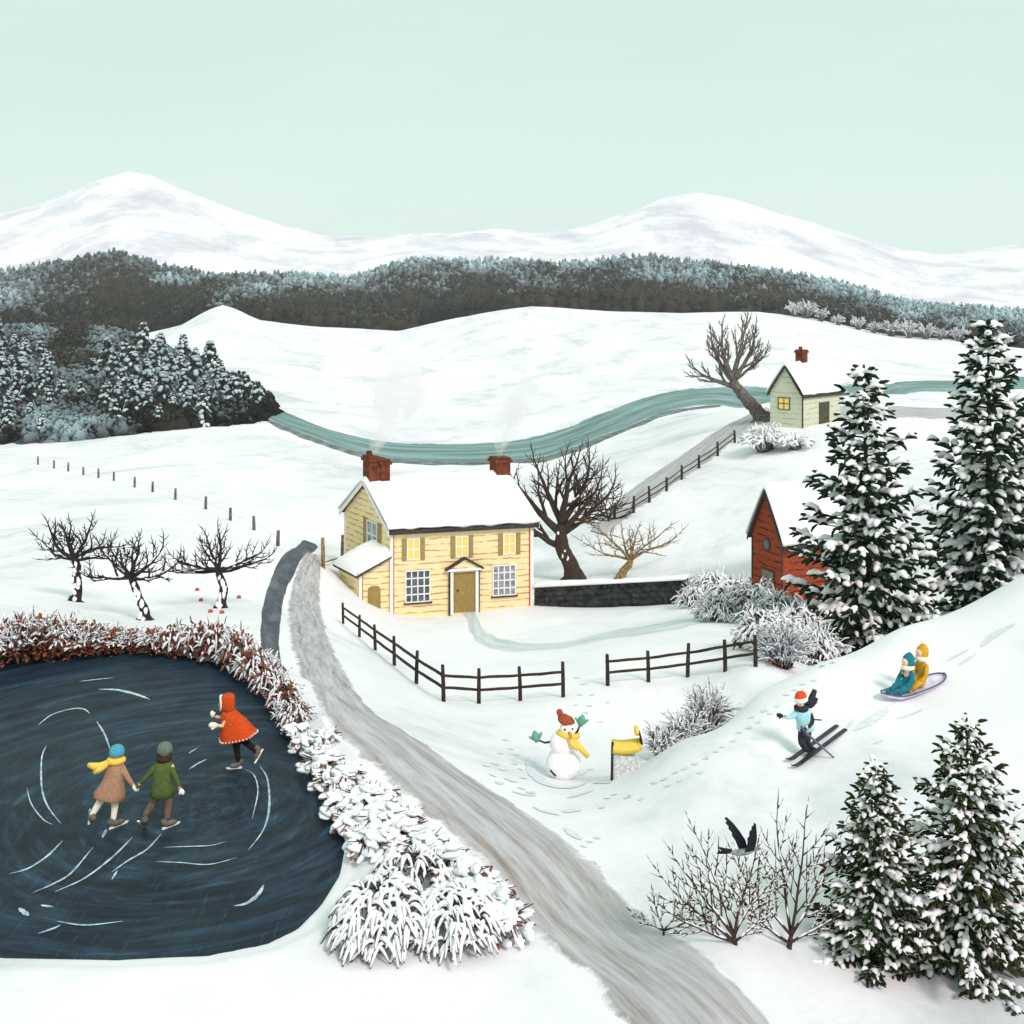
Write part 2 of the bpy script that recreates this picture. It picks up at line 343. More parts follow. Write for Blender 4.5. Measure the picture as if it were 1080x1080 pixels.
def unproj_ice():
    m, t, b = new_mat("dark_ice"); b.inputs['Roughness'].default_value = 0.5; b.inputs['Specular IOR Level'].default_value = 0.12
    tc = t.nodes.new("ShaderNodeTexCoord"); sp = t.nodes.new("ShaderNodeSeparateXYZ"); t.links.new(tc.outputs['Object'], sp.inputs[0])
    # swirl: polar coordinates about the middle of the pond, so that strokes run round it
    def mth(op, a, b_=None):
        n = t.nodes.new("ShaderNodeMath"); n.operation = op
        for i, q in enumerate((a, b_)):
            if q is None: continue
            if isinstance(q, (int, float)): n.inputs[i].default_value = q
            else: t.links.new(q, n.inputs[i])
        return n.outputs[0]
    x, y = sp.outputs[0], sp.outputs[1]
    r = mth('SQRT', mth('ADD', mth('MULTIPLY', x, x), mth('MULTIPLY', y, y))); a = mth('ARCTAN2', y, x)
    cb = t.nodes.new("ShaderNodeCombineXYZ"); t.links.new(mth('MULTIPLY', r, 2.6), cb.inputs[0]); t.links.new(mth('MULTIPLY', a, 1.3), cb.inputs[1])
    f = noise(t, 1.6, 9, vec=cb.outputs[0], rough=0.72, dist=0.5)
    g = noise(t, 0.5, 6, vec=tc.outputs['Object'], rough=0.7, dist=1.0)
    c1 = ramp(t, f, [(0.34, srgb('0f1720')), (0.48, srgb('1c2a38')), (0.58, srgb('2c4459')), (0.70, srgb('4c677c'))])
    c2 = ramp(t, g, [(0.4, srgb('111921')), (0.62, srgb('2b3b3a'))])
    mx = t.nodes.new("ShaderNodeMix"); mx.data_type = 'RGBA'; mx.inputs[0].default_value = 0.42; t.links.new(c1, mx.inputs[6]); t.links.new(c2, mx.inputs[7])
    # fine straight scratches
    s = noise(t, 3.0, 5, vec=tc.outputs['Object'], rough=0.6, stretch=(7, 0.5, 1)); mp = s
    s2 = ramp(t, s, [(0.60, (0, 0, 0)), (0.68, (0.018, 0.03, 0.04))])
    ad = t.nodes.new("ShaderNodeMix"); ad.data_type = 'RGBA'; ad.blend_type = 'ADD'; ad.inputs[0].default_value = 1.0
    t.links.new(mx.outputs[2], ad.inputs[6]); t.links.new(s2, ad.inputs[7]); t.links.new(ad.outputs[2], b.inputs['Base Color'])
    bump(t, b, f, 0.15, 0.01)
    return m
pc = Vector((*on_level(200, 850, PZ), PZ))
def disc_fill(name, poly, z, m, origin, margin=0.0):
    """flat sheet over a polygon, triangulated from a fine grid clipped to it"""
    import mathutils
    vs = [Vector((p[0], p[1], 0)) for p in poly]; tris = mathutils.geometry.tessellate_polygon([vs])
    me = bpy.data.meshes.new(name); me.from_pydata([(p[0] - origin.x, p[1] - origin.y, z - origin.z) for p in poly], [], [t for t in tris]); me.update()
    o = bpy.data.objects.new(name, me); o.location = origin; me.materials.append(m); col.objects.link(o); return o
big = []
for i, p in enumerate(POND):
    c = POND.mean(0); v = p - c; big.append(c + v * (1 + 0.10 / np.linalg.norm(v)))
ice = struct(disc_fill('frozen_pond', big, PZ + 0.02, unproj_ice(), pc))
for p in ice.data.polygons:
    pass

def resample(pts, n):
    """smooth (Catmull-Rom) path through pts with n samples"""
    P = [np.array(p, float) for p in pts]; P = [2 * P[0] - P[1]] + P + [2 * P[-1] - P[-2]]; out = []
    m = len(P) - 3
    for k in range(n):
        t = k / (n - 1) * m; i = min(int(t), m - 1); f = t - i; a, b, c, d = P[i:i + 4]
        out.append(0.5 * ((2 * b) + (-a + c) * f + (2 * a - 5 * b + 4 * c - d) * f * f + (-a + 3 * b - 3 * c + d) * f ** 3))
    return out
def ribbon(name, L, Rr, m, n=160, w=8, off=0.03, edge=0.05, crown=0.0):
    """a strip of ground between two edges given as photo points, laid on the land"""
    A = [at(*p) for p in L]; B = [at(*p) for p in Rr]
    A = resample([(a.x, a.y) for a in A], n); B = resample([(a.x, a.y) for a in B], n)
    X = np.zeros((n, w)); Y = np.zeros((n, w)); uv = []
    for i in range(n):
        for j in range(w):
            t = j / (w - 1)
            if j == 0: t -= edge * (0.7 + 1.2 * float(vnoise(np.array([i * .16]), np.array([len(name) * 1.7]))[0]))
            if j == w - 1: t += edge * (0.7 + 1.2 * float(vnoise(np.array([i * .16]), np.array([len(name) * 2.9 + 5]))[0]))
            p = A[i] * (1 - t) + B[i] * t; X[i, j], Y[i, j] = p
    zz = Z(X, Y); zz = zz + off * np.clip(Y / 20, 0.6, 8); zz[:, 0] -= off * 1.25 * np.clip(Y[:, 0] / 20, 0.6, 8); zz[:, -1] -= off * 1.25 * np.clip(Y[:, -1] / 20, 0.6, 8)
    o = grid_obj(name, X, Y, zz, m); ul = o.data.uv_layers.new(name='along')
    s = np.zeros(n)
    for i in range(1, n): s[i] = s[i - 1] + np.hypot(*(A[i] + B[i] - A[i - 1] - B[i - 1])) / 2
    wd = np.mean([np.hypot(*(A[i] - B[i])) for i in range(n)])
    vi = np.zeros(len(o.data.loops), np.int32); o.data.loops.foreach_get('vertex_index', vi)
    ac = o.data.attributes.new('across', 'FLOAT', 'POINT'); ac.data.foreach_set('value', np.tile(np.arange(w) / (w - 1), n).astype(np.float32)); uvd = np.stack([(vi % w) / (w - 1) * wd, s[vi // w]], 1); ul.data.foreach_set('uv', uvd.ravel().astype(np.float32))
    return struct(o)
def drift(t, b, colour, width=0.16, scale=1.4):
    """snow blown over the edges of a strip of ground"""
    at_ = t.nodes.new("ShaderNodeAttribute"); at_.attribute_name = 'across'; n = noise(t, scale, 6, rough=0.7)
    def mth(op, a, b_=None, c=None):
        q = t.nodes.new("ShaderNodeMath"); q.operation = op
        for i, k in enumerate((a, b_, c)):
            if k is None: continue
            if isinstance(k, (int, float)): q.inputs[i].default_value = k
            else: t.links.new(k, q.inputs[i])
        return q.outputs[0]
    e = mth('MINIMUM', at_.outputs['Fac'], mth('SUBTRACT', 1.0, at_.outputs['Fac']))
    k = mth('DIVIDE', e, width); k = mth('ADD', k, mth('MULTIPLY', mth('SUBTRACT', n, 0.5), 3.0))
    mr = t.nodes.new("ShaderNodeMapRange"); mr.inputs[1].default_value = 0.25; mr.inputs[2].default_value = 0.75; mr.inputs[3].default_value = 1; mr.inputs[4].default_value = 0; t.links.new(k, mr.inputs[0])
    mx = t.nodes.new("ShaderNodeMix"); mx.data_type = 'RGBA'; t.links.new(mr.outputs[0], mx.inputs[0]); t.links.new(colour, mx.inputs[6]); mx.inputs[7].default_value = (0.88, 0.865, 0.86, 1)
    t.links.new(mx.outputs[2], b.inputs['Base Color'])
def road_mat():
    m, t, b = new_mat("rutted_track"); b.inputs['Roughness'].default_value = 0.9; b.inputs['Specular IOR Level'].default_value = 0.15
    tc = t.nodes.new("ShaderNodeTexCoord")
    f = noise(t, 1.7, 8, vec=tc.outputs['UV'], rough=0.66, stretch=(1.6, 0.14, 1), dist=0.3)
    g = noise(t, 6.5, 7, vec=tc.outputs['UV'], rough=0.7, stretch=(1.0, 0.10, 1))
    c = ramp(t, f, [(0.33, srgb('7c6c5e')), (0.43, srgb('a8a09b')), (0.54, srgb('bdbdc0')), (0.66, srgb('cfcfd3'))])
    c2 = ramp(t, g, [(0.36, srgb('857a74')), (0.56, srgb('c6c5c8'))])
    mx = t.nodes.new("ShaderNodeMix"); mx.data_type = 'RGBA'; mx.inputs[0].default_value = 0.4; t.links.new(c, mx.inputs[6]); t.links.new(c2, mx.inputs[7])
    drift(t, b, mx.outputs[2], .10); bump(t, b, g, 0.6, 0.03); return m
M['road'] = road_mat()
ribbon('lane', [(700, 1140), (625, 1040), (553, 972), (500, 905), (440, 852), (382, 800), (336, 748), (312, 700), (303, 655), (308, 618), (322, 584)],
       [(890, 1140), (790, 1050), (694, 972), (620, 905), (545, 850), (470, 800), (408, 760), (368, 715), (346, 668), (338, 625), (341, 588)], M['road'], 260, 10, 0.03)
ribbon('upper_lane', [(622, 560), (648, 530), (680, 505), (715, 482), (755, 455), (790, 437), (806, 430)], [(640, 566), (664, 545), (696, 522), (735, 497), (775, 466), (808, 446), (822, 440)], M['road'], 120, 9, 0.02)
ribbon('hilltop_lane', [(885, 428), (930, 428), (1000, 430), (1100, 432)], [(885, 440), (930, 441), (1000, 443), (1100, 445)], M['road'], 60, 9, 0.02)
def water_mat(name, c1, c2, c3, sc):
    m, t, b = new_mat(name); b.inputs['Roughness'].default_value = 0.55; b.inputs['Specular IOR Level'].default_value = 0.15
    tc = t.nodes.new("ShaderNodeTexCoord"); f = noise(t, sc, 6, vec=tc.outputs['UV'], rough=0.65, stretch=(1, 0.2, 1), dist=0.4)
    drift(t, b, ramp(t, f, [(0.36, c1), (0.5, c2), (0.64, c3)]), .07, min(1.4, sc * 4)); return m
ribbon('brook', [(318, 570), (296, 590), (283, 618), (276, 650), (275, 680), (281, 706), (300, 732)], [(336, 577), (315, 594), (303, 622), (296, 655), (295, 684), (303, 708), (318, 730)],
       water_mat('brook_ice', srgb('33363d'), srgb('474b54'), srgb('666b74'), 1.5), 120, 6, 0.03, 0.08)
ribbon('river', [(262, 414), (300, 434), (345, 452), (400, 465), (460, 468), (530, 466), (580, 457), (640, 434), (700, 414), (760, 408), (830, 409), (900, 406), (960, 402), (1020, 400), (1120, 396)],
       [(268, 430), (300, 450), (345, 467), (400, 482), (460, 487), (530, 486), (580, 481), (640, 459), (700, 436), (760, 428), (830, 423), (900, 419), (960, 415), (1020, 413), (1120, 410)],
       water_mat('river_ice', srgb('4f6d68'), srgb('6f8e8b'), srgb('93adac'), 0.12), 260, 10, 0.012, 0.06)
ribbon('river_bank', [(262, 429), (300, 449), (345, 466), (400, 481), (460, 486), (530, 485), (580, 480), (640, 458), (700, 435), (760, 427)],
       [(266, 433), (300, 454), (345, 471), (400, 486), (460, 490), (530, 489), (580, 485), (640, 463), (700, 439), (760, 429)], mat('river_bank_scrub', '4c5450', '8d9a96', 0.6, 0.9, 0.1, 0), 200, 5, 0.014, 0.2)
path_m = water_mat('trodden_path', (0.52, 0.58, 0.62), (0.64, 0.68, 0.70), (0.78, 0.79, 0.79), 1.0)
ribbon('garden_path', [(480, 641), (492, 652), (497, 668), (512, 682), (545, 687), (590, 684), (640, 675), (700, 666), (760, 655)],
       [(502, 641), (504, 652), (510, 664), (530, 674), (560, 679), (600, 676), (650, 665), (705, 656), (758, 650)], path_m, 140, 9, 0.014, 0.1)
# ------------------------------------------------------------------ far woods
def mass(name, P, S, tone, rime_mist, m, seed=1, n=7):
    """many small crowns merged as one wood. P base points, S (width, height)"""
    rs = np.random.RandomState(seed); N = len(P)
    rings = [(0.0, 0.55), (0.28, 1.0), (0.62, 0.72), (0.86, 0.36)]; k = len(rings)
    vs = np.zeros((N, k * n + 1, 3)); an = np.linspace(0, 2 * np.pi, n, endpoint=False)
    for i, (h, r) in enumerate(rings):
        j = 1 + rs.uniform(-0.32, 0.32, (N, n)); hh = h + rs.uniform(-0.07, 0.07, (N, n))
        a = an[None] + rs.rand(N)[:, None] * 6
        vs[:, i * n:(i + 1) * n, 0] = P[:, 0:1] + np.cos(a) * r * j * S[:, 0:1] / 2
        vs[:, i * n:(i + 1) * n, 1] = P[:, 1:2] + np.sin(a) * r * j * S[:, 0:1] / 2
        vs[:, i * n:(i + 1) * n, 2] = P[:, 2:3] + hh * S[:, 1:2]
    vs[:, -1] = P; vs[:, -1, 2] += S[:, 1]
    q = []
    for i in range(k - 1):
        for a in range(n):
            A, B = i * n + a, i * n + (a + 1) % n; q += [(A, B, B + n), (A, B + n, A + n)]
    for a in range(n): q.append(((k - 1) * n + a, (k - 1) * n + (a + 1) % n, k * n))
    q = np.array(q); f = (q[None] + (np.arange(N) * (k * n + 1))[:, None, None]).reshape(-1, 3)
    me = bpy.data.meshes.new(name); v = vs.reshape(-1, 3); me.vertices.add(len(v)); me.vertices.foreach_set('co', v.ravel())
    me.loops.add(f.size); me.loops.foreach_set('vertex_index', f.ravel().astype(np.int32)); me.polygons.add(len(f))
    me.polygons.foreach_set('loop_start', np.arange(0, f.size, 3, dtype=np.int32)); me.polygons.foreach_set('loop_total', np.full(len(f), 3, np.int32)); me.update()
    for nm, arr in (('tone', tone), ('rime_mist', rime_mist)):
        at_ = me.attributes.new(nm, 'FLOAT', 'POINT'); at_.data.foreach_set('value', np.repeat(arr, k * n + 1).astype(np.float32))
    me.materials.append(m); o = bpy.data.objects.new(name, me); col.objects.link(o); return o
rs = np.random.RandomState(5)
wood_m = attr_mat('frosted_misty_wood', srgb('191811'), srgb('4b4234'), srgb('a9c2c7'), 0.02)
def wood_points(N, pxr, dr, test):
    px = rs.uniform(*pxr, N); d = np.exp(rs.uniform(math.log(dr[0]), math.log(dr[1]), N)); row = Vrow((px - 540) / F, d)
    k = test(px, row, d); px, d, row = px[k], d[k], row[k]; x = (px - 540) / F * d
    return px, row, d, np.stack([x, d, Z(x, d) - 1.0], 1)
px, row, d, P = wood_points(15000, (-160, 1240), (645, 1500), lambda p, r, d: np.ones(len(p), bool))
top = prof(FOR, px); frac = np.clip((row - top) / 60, 0, 1)
big_ = fbm(px / 46, row / 13, 3) * 1.25
rime_mist = np.clip(1.05 - frac * 1.4 + big_ * 0.55, 0, 1) * np.where(px < 250, np.clip(0.55 + (px) / 600, 0, 1), 1) + np.clip((px - 700) / 400, 0, 1) * 0.22  # paler towards the top: frost, plus mist put into the crown colour
rime_mist = rime_mist + 0.6 * np.exp(-((px - 5) / 55) ** 2 - ((row - 315) / 24) ** 2) + 0.12 * rs.uniform(-1, 1, len(px))  # pale mist bank at the left edge, painted into the crowns
S = np.stack([rs.uniform(3.5, 11, len(P)), rs.uniform(4, 13, len(P))], 1)
wd = mass('far_wood', P, S, np.clip(0.35 + 0.5 * fbm(px / 90, row / 20, 3) + rs.uniform(-0.15, 0.15, len(P)), 0, 1), rime_mist, wood_m, 2)
tag(wd, 'dark brown wood with frosted, mist-pale teal tops covering the far hills below the white mountains', 'wood', kind='stuff')
LF = np.array([(-200, 338), (0, 345), (120, 356), (150, 366), (205, 386), (258, 408), (292, 436), (262, 447), (170, 455), (70, 466), (0, 468), (-200, 475)], float)
def inpoly(poly, x, y): return poly_sd(poly, x, y) < 0
px, row, d, P = wood_points(13000, (-160, 300), (185, 640), lambda p, r, d: inpoly(LF, p, r))
S = np.stack([rs.uniform(2.6, 4.6, len(P)), rs.uniform(3.5, 5.5, len(P))], 1) * (d / 300)[:, None] ** 0.6
near_wood = mass('hillside_wood', P, S, np.clip(0.2 + 0.4 * fbm(px / 50, row / 20, 3), 0, 1), np.clip(0.18 + 0.5 * fbm(px / 40 + 9, row / 15, 3), 0, 1) + 0.12, wood_m, 4)
tag(near_wood, 'dark leafless wood filling the left hillside behind the frosted conifers', 'wood', kind='stuff')

# ------------------------------------------------------------------ trees and bushes
def rv(s=1.0): return Vector((random.uniform(-s, s), random.uniform(-s, s), random.uniform(-s, s)))
def spruce(base, H, Rm, seed, label, needle='spruce', lean=0.0, cls=1.0, sparse_top=0.12):
    random.seed(seed); t = thing('spruce_tree', label, 'spruce', base, 'snow-laden spruces')
    tr = MB(); tr.tube([base + Vector((lean * k * k * H, 0, H * k)) for k in (-0.04, 0.3, 0.7, 1.0)], [H * .022, H * .016, H * .008, H * .002], 8); tr.obj('trunk', M['bark_brown'], t)
    g = MB(); s = MB(); L0 = 0.056 * H * cls; nw = 24
    for w in range(nw):
        k = 0.05 + 0.93 * w / (nw - 1); rad = Rm * ((1 - k) ** 0.80 * 0.97 + 0.035)
        if w % 4 == 1: rad *= 1.12
        nb = int(9 - 4.5 * k); ph = random.random() * 6.28
        for b in range(nb):
            a = ph + b * 6.283 / nb + random.uniform(-.25, .25); ln = rad * random.choice((random.uniform(.62, .9), random.uniform(.9, 1.2)))
            out = Vector((math.cos(a), math.sin(a), 0)); p0 = base + Vector((lean * k * k * H, 0, H * (k + random.uniform(-.012, .012))))
            ln *= .72 if (out.y < -.35 and k < .2) else 1; drop = (0.34 - 0.50 * k) * ln; path = []
            ns = max(3, int(ln / (L0 * 0.52)))
            for i in range(ns + 1):
                q = i / ns; pp = p0 + out * (ln * q) + Vector((0, 0, -drop * q + 0.16 * ln * q * q * q)); pp.z = max(pp.z, base.z + .02 * H + .05 * ln * q); path.append(pp)
            g.tube([path[0], path[len(path) // 2], path[-1]], [H * .0045, H * .003, H * .0012], 4)
            side = out.cross(Vector((0, 0, 1)))
            for i in range(1, ns + 1):
                q = i / ns; p = path[i]; fwd = (path[i] - path[i - 1]).normalized()
                for sg in (-1, 1):
                    if random.random() < 0.12: continue
                    d = (fwd * random.uniform(.5, .9) + side * sg * random.uniform(.55, 1.0) + Vector((0, 0, random.uniform(-.35, .15)))).normalized()
                    l = L0 * random.uniform(.75, 1.25) * (1.1 - .35 * q) * (0.55 + .45 * min(1, (1 - k) * 3))
                    g.spindle(p, p + d * l, l * random.uniform(.28, .42), l * .24)
                    if random.random() < 0.40: s.spindle(p + Vector((0, 0, l * .16)) + d * l * .12, p + d * l * .92 + Vector((0, 0, l * .15)), l * random.uniform(.40, .56), l * .36, n=7)
                if random.random() < 0.5:
                    l = L0 * .8; d = (fwd * .7 + Vector((0, 0, -.6)) + rv(.3)).normalized(); g.spindle(p, p + d * l, l * .34, l * .24)
                if random.random() < 0.5:
                    l = L0 * random.uniform(.7, 1.3); c = p + Vector((0, 0, l * .16))
                    s.spindle(c - fwd * l * .45, c + fwd * l * .65 + Vector((0, 0, -l * .10)), l * random.uniform(.36, .5), l * .34, n=7)
            l = L0 * random.uniform(.8, 1.15); g.spindle(path[-1] - fwd * l * .2, path[-1] + fwd * l * .8 + Vector((0, 0, l * .15)), l * .36, l * .26)
    tip = base + Vector((lean * H, 0, H)); g.spindle(tip - Vector((0, 0, L0)), tip + Vector((0, 0, L0 * .5)), L0 * .25, L0 * .25, Vector((0, 1, 0)))
    g.obj('foliage', M[needle], t); s.obj('snow', M['snow'], t); return t

def limb(mb, sn, p, d, L, r, lev, P):
    """recursive branch; records snow lying along its upper side"""
    n = 6 if lev > 0 else 4; pts = [p]; rad = [r]; dirs = []
    for i in range(n):
        d = (d + rv(P['wob']) + Vector((0, 0, P['up'] * (1.0 if lev < P['lev'] else .4)))).normalized()
        d.z = max(d.z, P.get('minz', -0.3)); d.normalize()
        p = p + d * (L / n); pts.append(p); rad.append(r * (1 - (i + 1) / n * (0.55 if lev > 0 else 0.75))); dirs.append(d.copy())
    mb.tube(pts, rad, 7 if r > 0.06 else (5 if lev > 0 else 4))
    if sn is not None and r > P['snr']:
        for i in range(1, n):
            if abs(dirs[i].z) < P.get('snz', 0.86) and random.random() < P['snow']:
                a, b = pts[i], pts[i + 1]; k = rad[i]
                sn.tube([a + Vector((0, -k * .25, k * .75)), (a + b) / 2 + Vector((0, -k * .3, k * 1.0)), b + Vector((0, -k * .25, rad[i + 1] * .75))], [k * .4, k * .75, k * .4], 6)
    if lev <= 0: return
    nc = P['kids'][P['lev'] - lev]
    for c in range(nc):
        t = P['t0'] + (1 - P['t0']) * (c + random.uniform(.2, .8)) / nc; x = t * n; i = min(int(x), n - 1); q = pts[i].lerp(pts[i + 1], x - i)
        dd = dirs[i]; ax = dd.cross(Vector((random.uniform(-.35, .35), 1, random.uniform(-.35, .35)))).normalized() if random.random() < P['flat'] else dd.cross(rv()).normalized()
        sg = 1 if (c % 2) else -1
        nd = (dd * math.cos(P['ang']) + ax * sg * math.sin(P['ang']) * random.uniform(.7, 1.2)).normalized()
        limb(mb, sn, q, nd, L * P['ratio'] * random.uniform(.75, 1.15) * (1.15 - .4 * t), max(rad[i] * P['rr'], P['rmin']), lev - 1, P)
    limb(mb, sn, pts[-1], dirs[-1], L * P['ratio'], max(rad[-1], P['rmin']), lev - 1, P)
def bare_tree(name, base, trunk, rads, limbs, P, bark, label, seed, cat='tree', group=None, snowmat='snow'):
    """trunk: offsets from the base; limbs: (index along the trunk, direction, length, radius)"""
    random.seed(seed); t = thing(name, label, cat, base, group)
    tr = MB(); pts = [base + Vector(o) for o in trunk]; n = len(pts)
    sm = resample(pts, n * 4); rr = np.interp(np.linspace(0, n - 1, n * 4), range(n), rads)
    tr.tube(sm, list(rr * np.array([1 + random.uniform(-.1, .12) for _ in rr])), 10)
    for k in range(5):
        a = k * 1.26 + random.random(); r0 = rads[0]; q = base + Vector((math.cos(a) * r0 * 2.1, math.sin(a) * r0 * 2.1, -r0 * .9))
        tr.tube([pts[0] + Vector((math.cos(a) * r0 * .3, math.sin(a) * r0 * .3, r0 * 1.3)), pts[0] + Vector((math.cos(a) * r0 * .9, math.sin(a) * r0 * .9, r0 * .3)), q], [r0 * .5, r0 * .5, r0 * .3], 6)
    tr.obj('trunk', M[bark], t)
    cr = MB(); sn = MB()
    for i, d, L, r in limbs: limb(cr, sn, pts[i], Vector(d).normalized(), L, r, P['lev'], P)
    if P.get('tsnow'):
        for i in range(2, len(sm) - 2):
            if random.random() < P['tsnow']:
                k = rr[i]; f_ = 1 if k < .3 else .5; c = Vector(sm[i]) + Vector((random.uniform(-.6, .6) * k, -k * .8, 0)); sn.ell(c, (k * .5 * f_, k * .4 * f_, k * random.uniform(.5, 1.2) * f_), 7, 5, jit=.25)
    cr.obj('crown', M[bark], t)
    if sn.v: sn.obj('snow', M[snowmat], t)
    return t
APP = dict(wob=.24, up=.13, lev=2, kids=[5, 4], t0=.22, flat=.65, ang=R(55), ratio=.50, rr=.62, rmin=.024, snow=.55, snr=.03, snz=.8, minz=-.1, tsnow=.55)
def fan(i, spec): return [(i, (math.sin(R(a)), dy, math.cos(R(a))), L, r) for a, dy, L, r in spec]
OG = 'bare apple trees of the orchard'
# orchard: base point, then how the trunk bends
b = at(78, 634); bare_tree('apple_tree', b, [(0, 0, -.15), (.18, 0, .45), (.1, 0, .95), (.12, 0, 1.45), (.0, 0, 1.7)], [.24, .15, .19, .15, .12],
    fan(4, [(-89, .3, 1.37, .09), (-61, -.2, 1.36, .09), (-31, .3, 1.11, .08), (0, .1, 1.02, .08), (28, -.2, 1.25, .09), (61, .2, 1.44, .09), (89, -.3, 1.46, .09)]), APP, 'bark_black', 'bare black apple tree with a knotted snowy trunk, leftmost in the orchard', 11, group=OG)
b = at(152, 654); bare_tree('apple_tree', b, [(0, 0, -.15), (.02, 0, .35), (-.2, 0, .8), (-.32, 0, 1.2), (-.5, 0, 1.6)], [.26, .17, .16, .15, .11],
    fan(4, [(-94, -.2, 1.47, .09), (-67, .3, 1.38, .09), (-33, -.2, 1.04, .08), (-5, .2, 1.11, .08), (24, -.2, 1.17, .08), (58, .2, 1.35, .09), (89, -.2, 1.71, .09)]), APP, 'bark_black', 'bare apple tree with a crooked leaning trunk, middle of the three in the orchard', 23, group=OG)
b = at(232, 641); bare_tree('apple_tree', b, [(0, 0, -.15), (.08, 0, .35), (.15, 0, .8), (0, 0, 1.25), (-.08, 0, 1.5)], [.26, .17, .16, .14, .12],
    fan(4, [(-91, .2, 1.63, .09), (-64, -.3, 1.45, .09), (-33, .2, 1.19, .08), (-5, -.1, 0.97, .08), (28, .2, 1.25, .09), (61, -.2, 1.60, .09), (89, .3, 1.63, .09)]), APP, 'bark_black', 'spreading bare apple tree with orange windfalls beneath it, rightmost in the orchard', 35, group=OG)
for k, (px_, r_, aw) in enumerate([(212, 634, 'left'), (222, 646, 'lowest left'), (234, 647, 'lowest right'), (252, 631, 'far right'), (208, 623, 'farthest and highest')]):
    q = at(px_, r_); m_ = MB(); m_.ell((q.x, q.y, q.z + .05), (.10, .10, .085), 8, 6, jit=.05)
    tag(m_.obj('fallen_apple', mat('orange_apple', 'c4552a', 'a83c1c', 9, .5, .4, 0) if k == 0 else bpy.data.materials['orange_apple'], origin=q), 'orange fallen apple under the rightmost apple tree, the %s one' % aw, 'apple', 'fallen apples under the apple tree')
# big dark tree behind the house
BIG = dict(wob=.14, up=.05, lev=3, kids=[4, 4, 3], t0=.28, flat=.6, ang=R(40), ratio=.55, rr=.62, rmin=.036, snow=.25, snr=.08, snz=.75, tsnow=.22)
b = at(606, 612); bare_tree('oak_tree', b, [(0, 0, -.3), (-.25, 0, 1.0), (-.8, 0, 2.1), (-.9, 0, 3.1), (-.85, 0, 3.8)], [.68, .50, .46, .40, .32],
    fan(2, [(-62, .1, 3.2, .25)]) + fan(3, [(-48, .3, 3.5, .30), (60, .2, 3.3, .25), (34, -.4, 3.2, .24)]) + fan(4, [(-28, .3, 3.1, .26), (2, -.2, 3.3, .28), (30, .2, 3.3, .26)]), BIG, 'bark_brown',
    'large dark bare tree with thick forked trunk right of the yellow house', 41)
b = at(803, 444); bare_tree('leaning_tree', b, [(.3, 0, -.5), (-.3, 0, .8), (-1.5, 0, 2.2), (-2.4, 0, 3.3), (-2.9, 0, 4.1)], [.95, .70, .62, .56, .46],
    fan(3, [(-76, .2, 3.6, .30)]) + fan(4, [(-48, .2, 3.6, .30), (-22, -.2, 4.2, .34), (8, .2, 4.6, .34), (34, -.2, 4.0, .28), (62, .2, 3.2, .22)]), dict(BIG, up=.09, ang=R(32), kids=[4, 4, 3], rmin=.045, tsnow=0, snow=.1, ratio=.5), 'bark_grey',
    'big grey bare tree leaning left at the top of the lane beside the green cottage', 52)
b = at(655, 609); bare_tree('apple_tree', b, [(0, 0, -.2), (.15, 0, .4), (.5, 0, .8), (.65, 0, 1.15)], [.34, .28, .24, .18],
    fan(3, [(-82, .2, 2.6, .10), (-55, -.2, 2.6, .11), (-28, .2, 1.6, .1), (-2, -.2, 1.4, .1), (25, .2, 1.6, .1), (50, -.1, 2.6, .1), (78, .2, 2.9, .11)]), dict(APP, rmin=.03, kids=[4, 4], snow=.35, tsnow=0, up=.05), 'bark_tan', 'small spreading tan fruit tree standing behind the dark stone wall', 63)
# thicket by the start of the upper lane
b = at(642, 551); bare_tree('thicket', b, [(0, 0, -.2), (0, 0, .3)], [.1, .09], fan(1, [(-75, .2, 2.4, .08), (-48, .1, 2.4, .08), (-20, -.2, 2.2, .08), (15, .2, 2.0, .08), (50, -.2, 2.2, .08), (85, .2, 1.8, .08)]),
    dict(APP, rmin=.035, kids=[4, 3], snow=0, tsnow=0), 'bark_brown', 'low brown thicket of twigs at the foot of the upper lane', 64, cat='bush')
# foreground shrubs
FG = dict(wob=.08, up=.05, lev=2, kids=[7, 3], t0=.22, flat=.85, ang=R(36), ratio=.46, rr=.62, rmin=.0105, snow=.8, snr=.0075, snz=.98)
FGG = 'bare foreground shrubs'
b = at(776, 996); bare_tree('bare_shrub', b, [(0, 0, -.1), (-.01, 0, .03), (-.02, 0, .10)], [.034, .030, .026],
    fan(1, [(-68, -.2, 0.80, 0.022), (-50, .2, 0.88, 0.023), (62, .2, 0.50, 0.018)]) + fan(2, [(-34, 0, 0.92, 0.025), (-17, .2, 0.97, 0.023), (2, -.2, 0.88, 0.021), (24, .2, 0.67, 0.019)]), FG, 'bark_twig', 'bare brown shrub with forked snowy twigs beside the lane, below the bird', 71, 'shrub', FGG, 'snow')
b = at(700, 988); bare_tree('bare_shrub', b, [(0, 0, -.06), (.0, 0, .08)], [.018, .015],
    fan(1, [(-70, .2, 0.34, 0.013), (-25, .1, 0.35, 0.013), (40, -.2, 0.42, 0.013), (72, 0, 0.59, 0.014)]), dict(FG, kids=[4, 3]), 'bark_twig', 'small low brown shrub at the edge of the lane, leftmost of the bare shrubs', 75, 'shrub', FGG, 'snow')
